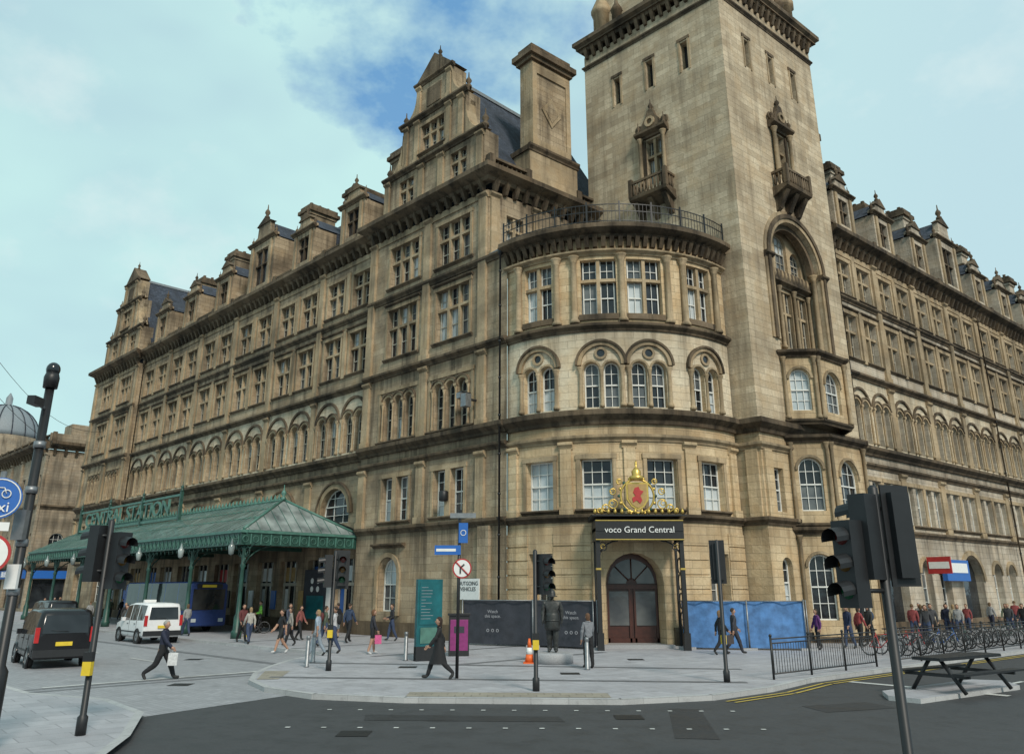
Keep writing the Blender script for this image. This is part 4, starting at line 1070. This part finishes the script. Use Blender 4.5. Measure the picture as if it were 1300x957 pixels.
for i in range(17):
    p = hp(-2.5+i*.85, 6.3+R.uniform(-.15, .15))
    bicycle_mesh(R.choice(['iron_black', 'red_paint', 'blue_sign', 'steel', 'iron_green'])).build('bicycle', None, (p[0], p[1], 0), math.atan2(HN[1], HN[0])+R.uniform(-.3, .3))
for i in range(8):
    p = hp(-2.1+i*1.7, 6.3); m = MB(); pts = [(-.38, 0, 0), (-.38, 0, .65)]+[(-.38*math.cos(t), 0, .65+.12*math.sin(t)) for t in [k/6*pi for k in range(7)]]+[(.38, 0, 0)]
    m.path(pts, .025, 'steel', 6); m.build('bicycle_stand', None, (p[0], p[1], 0), math.atan2(HN[1], HN[0]))
slab('traffic_island', [(9.8, 20.6), (13.9, 23.4), (14.2, 24.6), (13.4, 24.9), (9.6, 22.2), (9.3, 21.2)], 'paving', -.01)
m = MB()
m.box(-1.5, 1.5, -.38, .38, .76, .82, 'signal_black')
for i in range(4): m.box(-1.5, 1.5, -.37+i*.19, -.21+i*.19, .82, .835, 'signal_black')
for y in (-.78, .78): m.box(-1.5, 1.5, y-.15, y+.15, .44, .49, 'signal_black')
for x in (-1.1, 1.1):
    for s in (-1, 1): m.tube((x, s*.7, 0), (x, s*.15, .76), .05, .05, 'signal_black', 6)
    m.box(x-.04, x+.04, -.85, .85, .36, .44, 'signal_black')
m.build('picnic_table', None, (11.9, 22.6, -.01), math.radians(33))

# ------------------------------------------------------------ vehicles
def wheel(m, x, y, r, w=.2):
    m.tube((x, y-w/2, r), (x, y+w/2, r), r, r, 'rubber', 20); s = 1 if y > 0 else -1
    m.tube((x, y+s*w/2, r), (x, y+s*(w/2+.012), r), r*.62, r*.58, 'steel', 16)
    m.tube((x, y+s*(w/2+.012), r), (x, y+s*(w/2+.02), r), r*.15, r*.15, 'signal_black', 8)
def loft_vehicle(st, body, wheels, wr):
    m = MB(); rows = []
    for (x, zl, zb, zt, w, wt, g, tg) in st:
        pr = [(w*.9, zl), (w, zl+.12), (w, (zl+zb)/2), (w*.985, zb), (wt, zt-.1), (wt*.9, zt-.02), (wt*.5, zt)]
        ring = [(y, z) for y, z in pr]+[(-y, z) for y, z in pr[::-1]]
        rows.append([m.v(x, y, z) for y, z in ring])
    n = len(rows[0])
    for i, (a, b) in enumerate(zip(rows[:-1], rows[1:])):
        for j in range(n):
            mat = body
            if j in (3, 9) and st[i][6]: mat = 'glass_dark'
            if j in (4, 5, 6, 7, 8) and st[i][7]: mat = 'glass_dark'
            m.f([a[j], a[(j+1) % n], b[(j+1) % n], b[j]], mat, mat == body)
    m.f(rows[0][::-1], body); m.f(rows[-1], body)
    for (x, y) in wheels:
        wheel(m, x, y, wr); s = 1 if y > 0 else -1
        m.torus((x, y+s*.095, wr), (0, 1, 0), wr*1.15, .035, body if body == 'black_car' else 'rubber', 18, 5)
    return m
def mpv(name, body, x, y, rot):
    W = .95; T = .80
    st = [(0, .45, 1.05, 1.15, W*.92, T*.9, 0, 0), (.04, .32, 1.1, 1.82, W*.96, T*.92, 0, 0), (.18, .3, 1.12, 1.92, W, T, 1, 0), (1.1, .28, 1.1, 1.95, W, T+.02, 0, 0), (1.18, .28, 1.1, 1.95, W, T+.02, 1, 0), (2.2, .28, 1.08, 1.95, W, T+.02, 0, 0), (2.28, .28, 1.08, 1.95, W, T+.02, 1, 0),
          (3.1, .28, 1.05, 1.86, W, T, 1, 1), (3.75, .28, 1.02, 1.2, W, T+.02, 0, 0), (4.35, .3, .9, .98, W*.96, W*.8, 0, 0), (4.6, .36, .7, .78, W*.86, W*.7, 0, 0)]
    m = loft_vehicle(st, body, [(.85, .86), (.85, -.86), (3.7, .86), (3.7, -.86)], .33)
    m.f([m.v(-.02, -.72, 1.15), m.v(-.02, .72, 1.15), m.v(.035, .66, 1.74), m.v(.035, -.66, 1.74)], 'glass_dark')
    m.box(-.05, .1, -.97*W, .97*W, .38, .62, 'signal_black')
    for s in (-1, 1):
        m.box(-.03, .08, s*.86-.07, s*.86+.07, .85, 1.35, 'lamp_red'); m.box(4.33, 4.52, s*.66-.16, s*.66+.16, .68, .84, 'glass_blind'); m.box(2.95, 3.15, s*1.0-.09, s*1.0+.09, 1.05, 1.22, body)
        m.box(.3, 4.2, s*W-.01, s*W+.012, .52, .58, 'signal_black')
        for xx in (1.14, 2.24): m.box(xx-.006, xx+.006, s*W-.01, s*W+.004, .35, 1.08, 'signal_black')
        m.box(1.3, 1.45, s*W-.01, s*W+.03, .92, .95, 'signal_black'); m.box(2.4, 2.55, s*W-.01, s*W+.03, .92, .95, 'signal_black')
    m.box(-.06, -.0, -.26, .26, .74, .87, 'yellow_paint'); m.box(4.58, 4.66, -.26, .26, .45, .56, 'white_paint')
    m.box(4.5, 4.62, -.5, .5, .6, .74, 'signal_black')
    if body == 'white_car': m.box(2.3, 2.48, -.3, .3, 1.95, 2.08, 'white_paint')
    m.tube((-.03, -.1, 1.2), (-.035, .45, 1.25), .012, .008, 'signal_black', 5)
    m.build(name, None, (x, y, -.115), math.radians(rot))
mpv('black_taxi', 'black_car', -15.6, 29.3, 128)
mpv('white_van', 'white_car', -17.6, 42.2, 132)
mpv('black_taxi', 'black_car', -27.5, 51, 135)
st = []
for i, x in enumerate([0, .05, .3, 2.3, 2.38, 4.4, 4.48, 6.6, 6.68, 8.6, 8.68, 9.9, 10.35, 10.45]):
    g = 1 if i in (2, 4, 6, 8, 10) else 0
    st.append((x, .35, 1.25, 2.95 if 1 < i < 12 else 2.85, 1.2, 1.14, g, 0))
m = loft_vehicle(st, 'bus_blue', [(2.2, 1.12), (2.2, -1.12), (8, 1.12), (8, -1.12)], .46)
for s in (-1, 1): m.box(.1, 7.5, s*1.215-.006, s*1.215+.006, .5, 1.1, 'bus_yellow')
m.box(10.4, 10.5, -1.0, 1.0, 1.3, 2.5, 'glass_dark'); m.box(10.4, 10.52, -.8, .8, 2.55, 2.8, 'signal_black'); m.box(10.45, 10.53, -.5, .4, 2.6, 2.75, 'yellow_paint')
for s in (-1, 1): m.box(10.42, 10.52, s*.85-.15, s*.85+.15, .6, .8, 'glass_blind')
m.box(10.4, 10.51, -1.15, 1.15, .4, 1.1, 'bus_blue')
p = gp(29.5, 5.3); m.build('single_decker_bus', None, (p[0], p[1], -.0), math.atan2(-GU[1], -GU[0]))

# ------------------------------------------------------------ people
COL = {}
def cm(c, rough=.8):
    k = tuple(round(x, 3) for x in c)
    if k not in COL:
        n = 'cloth_%d' % len(COL); plain(n, c, rough, .3, scale=14, bump=.3); COL[k] = n
    return COL[k]
SKIN = (.45, .26, .18)
def person(name, x, y, head, h=1.72, walk=1.0, ph=1, top=(.03, .03, .04), bot=(.03, .035, .06), hair=(.04, .025, .015), shoe=(.03, .03, .03), coat=0, shorts=False, long=False, bag=None, arms='swing', bald=False, z=0, bare=False, metal=None, bulk=1.0, sub=1, pack=None):
    k = h/1.75
    fm = 1 if not long else .9
    def V(a, b, c): return Vector((a, b, c))
    def leg(s, th, kn):
        hip = V(s*.1, 0, .92); a = math.radians(th); b = math.radians(th-kn)
        knee = hip+V(0, math.sin(a), -math.cos(a))*.44; ank = knee+V(0, math.sin(b), -math.cos(b))*.42
        ft = math.radians(max(-50, min(15, (th-kn)*.9)))
        toe = ank+V(s*.02, math.cos(ft)*.17, math.sin(ft)*.17-.045)
        return hip, knee, ank, toe
    LL = leg(-1, (24 if ph > 0 else -16)*walk, (6 if ph > 0 else 26)*walk+2); RL = leg(1, (-16 if ph > 0 else 24)*walk, (26 if ph > 0 else 6)*walk+2)
    def arm(s, sw, el):
        sh = V(s*.18*fm*bulk, 0, 1.42); a = math.radians(sw); b = math.radians(sw+el)
        e = sh+V(s*.06, math.sin(a)*.28, -math.cos(a)*.28); w = e+V(s*.0, math.sin(b)*.25, -math.cos(b)*.25); hd = w+V(0, math.sin(b)*.09, -math.cos(b)*.09)
        return sh, e, w, hd
    if arms == 'swing': LA = arm(-1, -24*walk*ph, 18); RA = arm(1, 24*walk*ph, 18)
    elif arms == 'phone': LA = arm(-1, 5, 10); RA = arm(1, 20, 105)
    elif arms == 'hips': LA = arm(-1, 0, 70); RA = arm(1, 5, 70)
    else: LA = arm(-1, -3, 12); RA = arm(1, 5, 14)
    pts = [V(0, 0, .96), V(0, .0, 1.13), V(0, .01, 1.3), V(0, -.005, 1.44), V(0, .005, 1.54)]
    rad = [.168*bulk, .148*bulk*(1 if not long else .92), .168*bulk, .095*bulk, .056]; reg = ['hip', 'tor', 'tor', 'tor', 'neck']
    ed = [(0, 1), (1, 2), (2, 3), (3, 4)]
    def add(chain, root, rr, rg):
        p = root
        for q, r0, g in zip(chain, rr, rg):
            pts.append(q); rad.append(r0); reg.append(g); ed.append((p, len(pts)-1)); p = len(pts)-1
    lb = 1.0 if shorts else 1.18
    for A in (LL, RL): add(list(A), 0, [.105*bulk, .072*bulk*lb, .05*bulk*lb, .042], ['thigh', 'thigh', 'shin', 'foot'])
    ab = .88 if bare else 1.08
    for A in (LA, RA): add(list(A), 2, [.078*bulk, .056*ab*bulk, .038*ab, .03], ['arm', 'arm', 'fore', 'hand'])
    me = bpy.data.meshes.new('tmp'); me.from_pydata(pts, ed, []); ob = bpy.data.objects.new('tmp', me); sc.collection.objects.link(ob)
    md = ob.modifiers.new('s', 'SKIN'); md.use_smooth_shade = True
    if not me.skin_vertices: return
    for i, sv in enumerate(me.skin_vertices[0].data):
        sv.radius = (rad[i], rad[i]); sv.use_root = (i == 0)
    sb = ob.modifiers.new('d', 'SUBSURF'); sb.levels = sub; sb.render_levels = sub
    dg = bpy.context.evaluated_depsgraph_get(); ev = ob.evaluated_get(dg); em = ev.to_mesh()
    m = MB(); lowest = 9
    MT = {'hip': cm(bot), 'tor': cm(top), 'neck': cm(SKIN), 'thigh': cm(bot), 'shin': cm(SKIN if shorts else bot), 'foot': cm(shoe), 'arm': cm(top), 'fore': cm(SKIN if bare else top), 'hand': cm(SKIN)}
    segs = [(pts[a], pts[b], reg[b]) for a, b in ed]
    vs = []
    for v in em.vertices:
        c = v.co.copy()
        if c.z > .9 and abs(c.x) < .24: c.y *= .78 if c.z < 1.5 else 1
        if abs(c.x) < .2 or c.z < 1.3:
            f = math.sin(c.z*46+c.x*19)*.004+math.sin(c.z*27-c.y*31)*.004
            if c.z < 1.42: c.x += f; c.y += f*.7
        vs.append(c); lowest = min(lowest, c.z)
    for v in vs: m.v(v.x, v.y, v.z)
    for p in em.polygons:
        c = sum((vs[i] for i in p.vertices), Vector())/len(p.vertices)
        best = None
        for a, b, g in segs:
            t = max(0, min(1, (c-a).dot(b-a)/max(1e-6, (b-a).length_squared))); dd = (c-(a+(b-a)*t)).length
            if best is None or dd < best[0]: best = (dd, g, t)
        g = best[1]
        if g == 'tor' and c.z < .98: g = 'hip'
        if g == 'hip' and c.z > .98: g = 'tor'
        if g == 'foot' or c.z < lowest+.1: g = 'foot'
        if g == 'thigh' and shorts and c.z < .6: g = 'shin'
        if g == 'neck' and c.z < 1.49: g = 'tor'
        m.f(list(p.vertices), metal or MT[g], True)
    ev.to_mesh_clear(); bpy.data.objects.remove(ob)
    sk = metal or cm(SKIN); hr = metal or cm(hair)
    for A, s in ((LA, -1), (RA, 1)):
        w, hd = A[2], A[3]; dr = (hd-w).normalized(); side = Vector((0, 1, 0)); side = (side-dr*side.dot(dr)).normalized(); inn = dr.cross(side)*s
        for f in range(4):
            o = hd+side*(.027-.018*f)+dr*.005; l = [.036, .042, .039, .03][f]
            mid = o+dr*l+inn*.004; tip = mid+dr*l*.75+inn*.018
            m.tube(o-dr*.03, mid, .0095, .0088, sk, 5); m.tube(mid, tip, .0088, .007, sk, 5)
        o = w+dr*.03+side*.028; m.tube(o, o+dr*.035+side*.022, .012, .01, sk, 5); m.tube(o+dr*.035+side*.022, o+dr*.062+side*.024, .01, .008, sk, 5)
    hc = (0, .02, 1.645)
    def hf(p):
        x_, y_, z_ = p
        if z_ < 0: x_ *= 1+.28*z_; y_ *= 1+.1*z_ if y_ > 0 else 1+.3*z_
        return (x_, y_, z_)
    m.ball(hc, .076, .094, .117, sk, 14, 10, hf)
    m.tube((0, .105, 1.655), (0, .13, 1.625), .010, .017, sk, 6)
    for s in (-1, 1):
        m.ball((s*.076, .01, 1.64), .012, .022, .032, sk, 6, 5); m.ball((s*.03, .1, 1.66), .012, .01, .008, metal or 'rubber', 6, 4)
    m.box(-.022, .022, .09, .108, 1.588, 1.594, metal or 'red_paint')
    if not bald:
        def hh(p):
            x_, y_, z_ = p
            if y_ > .25 and z_ < .45: y_ = .25-.1*(.45-z_); x_ *= .98
            if z_ < -.25 and not long: z_ = -.25; x_ *= .9; y_ *= .9
            if z_ < -.2 and long: z_ *= 1.9; y_ = min(y_, -.15)
            return (x_, y_, z_)
        m.ball((0, .008, 1.668), .086, .105, .114, hr, 14, 10, hh)
    m.lathe(0, .0, [(.075, 1.46), (.082, 1.5), (.07, 1.515)], metal or cm(top), 12)
    if pack: m.ball((0, -.17, 1.28), .14, .1, .21, cm(pack), 10, 8)
    if coat:
        n = 20; rows = []
        zz = [1.2, 1.05, .95, .75, .97-coat]
        for i, zc in enumerate(zz):
            rx = [.16, .172, .185, .2, .22][i]; ry = [.125, .135, .155, .19, .2+.06*walk][i]
            rows.append([m.v(rx*(1+.04*math.sin(5*j+i))*math.cos(2*pi*j/n), ry*(1+.04*math.cos(4*j))*math.sin(2*pi*j/n), zc) for j in range(n)])
        for a, b in zip(rows[:-1], rows[1:]):
            for j in range(n): m.f([a[j], a[(j+1) % n], b[(j+1) % n], b[j]], cm(top), True)
    if bag:
        bx = RA[3]; m.prism([(bx.x-.03, bx.z-.45), (bx.x+.05, bx.z-.45), (bx.x+.02, bx.z-.12), (bx.x, bx.z-.1)], bx.y-.14, bx.y+.14, cm(bag)); m.tube(bx, bx+Vector((0, .08, -.12)), .006, .006, cm(bag), 4); m.tube(bx, bx+Vector((0, -.08, -.12)), .006, .006, cm(bag), 4)
    for i, q in enumerate(m.V): m.V[i] = (q[0]*k, q[1]*k, (q[2]-lowest)*k)
    return m.build(name, None, (x, y, z), math.radians(head-90))
NV = (.015, .02, .045); BK = (.012, .012, .014); WH = (.6, .6, .6); DN = (.04, .06, .12); BG = (.4, .3, .2)
person('walking_man', -10.7, 25.9, 5, 1.76, 1.25, 1, NV, BK, (.35, .33, .3), bag=WH, z=-.115, bulk=1.08, sub=2)
person('walking_woman', -2.15, 24.8, 185, 1.74, 1.1, -1, BK, BK, (.03, .015, .01), coat=.5, long=True, sub=2)
person('walking_woman', -5.65, 34, 20, 1.66, .4, 1, (.03, .03, .04), BK, (.15, .07, .03), shorts=True, long=True, bag=(.6, .1, .25), shoe=WH)
person('walking_man', -6.1, 42.5, 200, 1.75, .6, -1, (.02, .02, .025), DN, arms='hips')
person('walking_man', -9.9, 36, 215, 1.78, .9, 1, BK, (.02, .02, .02), shorts=True, bare=True, shoe=WH, z=-.115)
person('walking_woman', -7.7, 33.2, 170, 1.7, .8, 1, (.35, .42, .5), (.25, .3, .35), (.3, .2, .1), long=True, bare=True)
person('walking_man', -7.3, 34.5, 175, 1.78, .7, -1, (.5, .5, .52), DN, pack=BK)
person('walking_man', -11.6, 43.5, 330, 1.76, .7, 1, (.05, .06, .09), DN)
person('walking_woman', -10.9, 43.0, 340, 1.66, .7, -1, (.25, .08, .07), BK, long=True)
person('walking_man', -9.3, 44.5, 150, 1.74, .5, -1, BK, BG)
person('walking_man', -8.6, 38.5, 30, 1.74, .8, -1, (.08, .1, .07), DN, pack=(.1, .02, .02))
person('walking_woman', -10.3, 38.9, 200, 1.66, .7, 1, (.3, .28, .25), BK, long=True)
person('walking_man', -8.0, 41.0, 60, 1.8, .7, 1, (.03, .05, .1), BK)
person('walking_woman', -12.6, 40.2, 130, 1.65, .8, -1, (.4, .38, .34), DN, (.3, .2, .1), long=True)
person('walking_man', -13.4, 41.6, 320, 1.75, .6, 1, (.12, .03, .03), BK, pack=BK)
person('walking_man', -20.9, 45.2, 260, 1.76, .3, 1, (.06, .055, .05), (.07, .06, .05), arms='rest', z=-.115)
person('standing_woman', 2.55, 28.1, 110, 1.68, .2, 1, (.2, .21, .23), BK, (.12, .06, .03), long=True, arms='phone', sub=2)
person('walking_woman', 8.4, 33.8, 10, 1.68, .9, 1, BK, BK, (.2, .12, .06), long=True, bag=(.05, .04, .04))
person('walking_man', 9.0, 34.0, 5, 1.76, .9, -1, (.04, .04, .05), (.03, .03, .04))
person('walking_woman', 13.2, 36.2, 190, 1.64, .4, 1, (.12, .03, .15), BK, long=True, bag=(.03, .03, .03))
person('walking_man', 14.9, 37.1, 200, 1.77, .5, -1, (.02, .03, .07), DN)
person('walking_woman', 15.7, 37.8, 20, 1.7, .5, 1, (.3, .05, .05), BK, long=True)
person('walking_man', 16.4, 38.4, 200, 1.77, .5, -1, (.03, .03, .03), BK, pack=(.03, .06, .12))
HAIRS = [(.04, .025, .015), (.12, .07, .03), (.3, .2, .1), (.3, .29, .27)]
TOPS = [BK, NV, (.3, .3, .3), (.25, .05, .05), (.08, .1, .06), (.4, .35, .25), BK, (.05, .05, .055)]
for i in range(22):
    p = hp(R.uniform(5, 28), R.uniform(1.6, 5.2))
    person('walking_man' if i % 2 else 'walking_woman', p[0], p[1], R.choice([40, 230])+R.uniform(-20, 20), R.uniform(1.62, 1.8), R.uniform(.2, .9), R.choice([-1, 1]), R.choice(TOPS), R.choice([BK, DN, NV]), R.choice(HAIRS), long=not i % 2)
for i in range(18):
    p = gp(R.uniform(14, 62), R.uniform(1.2, 3.2) if i % 3 else R.uniform(7, 8.4))
    person('walking_man' if i % 2 else 'walking_woman', p[0], p[1], R.choice([135, 315])+R.uniform(-20, 20), R.uniform(1.62, 1.8), R.uniform(.2, .9), R.choice([-1, 1]), R.choice(TOPS), R.choice([BK, DN, NV]), R.choice(HAIRS), long=not i % 2)
bicycle_mesh('iron_black').build('bicycle', None, (-15.2, 49.5, 0), math.radians(200))
person('cyclist', -15.1, 50.0, 200, 1.78, .3, 1, (.2, .55, .08), BK, arms='hips')
st_e = empty('firefighter_statue', (1.45, 30, 0))
m = MB(); m.lathe(0, 0, [(.72, 0), (.72, .3), (.66, .36)], 'granite', 28); m.build('plinth', st_e)
o = person('statue_figure', 0, 0, 262, 2.0, .12, 1, metal='bronze', bald=True, arms='rest', z=.36, bulk=1.3, sub=2); o.parent = st_e
m = MB(); m.lathe(0, 0, [(.19, 0), (.2, .02), (.125, .04), (.13, .1), (.1, .2), (.04, .25)], 'bronze', 16)
m.build('helmet', st_e, (0, 0, .36+1.88))
m = MB(); m.lathe(0, 0, [(.27, 0), (.29, .1), (.25, .5), (.24, .6)], 'bronze', 16); m.lathe(0, 0, [(.28, .3), (.28, .36)], 'bronze', 16)
m.build('tunic_skirt', st_e, (0, 0, 1.1)); m = MB(); m.box(-.14, .14, .16, .32, 1.35, 1.9, 'bronze'); m.tube((-.22, .22, 1.3), (-.22, .22, 1.85), .1, .1, 'bronze', 10); m.build('air_tanks', st_e, None, 0, .03)

m = MB(fr(T0, HU, HN)); m.box(17.5, 17.6, -.2, 1.2, 3.4, 4.4, 'red_paint'); m.box(17.48, 17.62, -.1, 1.1, 3.7, 4.1, 'white_paint'); m.box(19.5, 23, -.2, .1, 3.0, 4.3, 'blue_sign'); m.box(19.8, 22.7, .1, .12, 3.5, 4.1, 'white_paint')
m.build('shop_sign')
m = MB()
for (z0, z1) in ((15.5, 14.5), (13.8, 12.6)):
    a = Vector((-26, 34, z0)); b = Vector(gp(60, .2, z1+4)); P = [a.lerp(b, i/16)-Vector((0, 0, 2.0*math.sin(pi*i/16))) for i in range(17)]
    m.path([tuple(p) for p in P], .018, 'iron_black', 4)
m.build('overhead_wires')

# ------------------------------------------------------------ world
w = bpy.data.worlds.new('World'); sc.world = w; w.use_nodes = True; nt = w.node_tree
bg = nt.nodes['Background']
sk = N(nt, 'ShaderNodeTexSky'); sk.sky_type = 'NISHITA'; sk.sun_disc = False
sd = Vector((.34, -.8, .72)).normalized()
sk.sun_elevation = math.asin(sd.z); sk.sun_rotation = math.atan2(sd.x, sd.y)
tc = N(nt, 'ShaderNodeTexCoord').outputs['Generated']
n1 = noise(nt, scaled(nt, tc, (1, 1, 1.8)), 1.6, 4, .55)
n2 = noise(nt, scaled(nt, tc, (1, 1, 1.5)), 4.5, 6, .6)
dp = N(nt, 'ShaderNodeVectorMath', operation='DOT_PRODUCT'); nrm = N(nt, 'ShaderNodeVectorMath', operation='NORMALIZE')
L(nt, tc, nrm.inputs[0]); L(nt, nrm.outputs[0], dp.inputs[0]); dp.inputs[1].default_value = (-.10, .752, .652)
pt = math2(nt, 'ADD', dp.outputs['Value'], ramp(nt, n2, .3, .7, -.020, .020))
patch = ramp(nt, pt, .980, .999, 0, .9)
sx = N(nt, 'ShaderNodeSeparateXYZ'); L(nt, nrm.outputs[0], sx.inputs[0])
right = ramp(nt, sx.outputs[0], .05, .5, 0, .6)
cloud = mixrgb(nt, ramp(nt, n1, .38, .6), (4.6, 6.7, 7.6), (6.0, 8.9, 8.7))
cloud = mixrgb(nt, right, cloud, (5.2, 7.0, 8.1))
cloud = mixrgb(nt, ramp(nt, n2, .5, .74, 0, .75), cloud, (8.0, 9.3, 9.2))
blue = mixrgb(nt, .3, (1.3, 4.0, 7.8), sk.outputs[0])
col = mixrgb(nt, patch, cloud, blue)
col = mixrgb(nt, .06, col, sk.outputs[0])
L(nt, col, bg.inputs['Color']); bg.inputs['Strength'].default_value = .1
sl = bpy.data.lights.new('sun', 'SUN'); sl.energy = 2.8; sl.angle = math.radians(12); sl.color = (1, .91, .79)
so = bpy.data.objects.new('sun', sl); sc.collection.objects.link(so); so.rotation_euler = (-sd).to_track_quat('-Z', 'Y').to_euler()

# ------------------------------------------------------------ camera
cd = bpy.data.cameras.new('camera'); co = bpy.data.objects.new('camera', cd); sc.collection.objects.link(co)
cd.sensor_width = 36; cd.lens = 1000/1300*36; cd.shift_y = -45/1300
co.location = (0, 0, 2.5); co.rotation_euler = (math.radians(90+17.43), 0, 0); cd.clip_end = 3000; cd.clip_start = .05
sc.camera = co
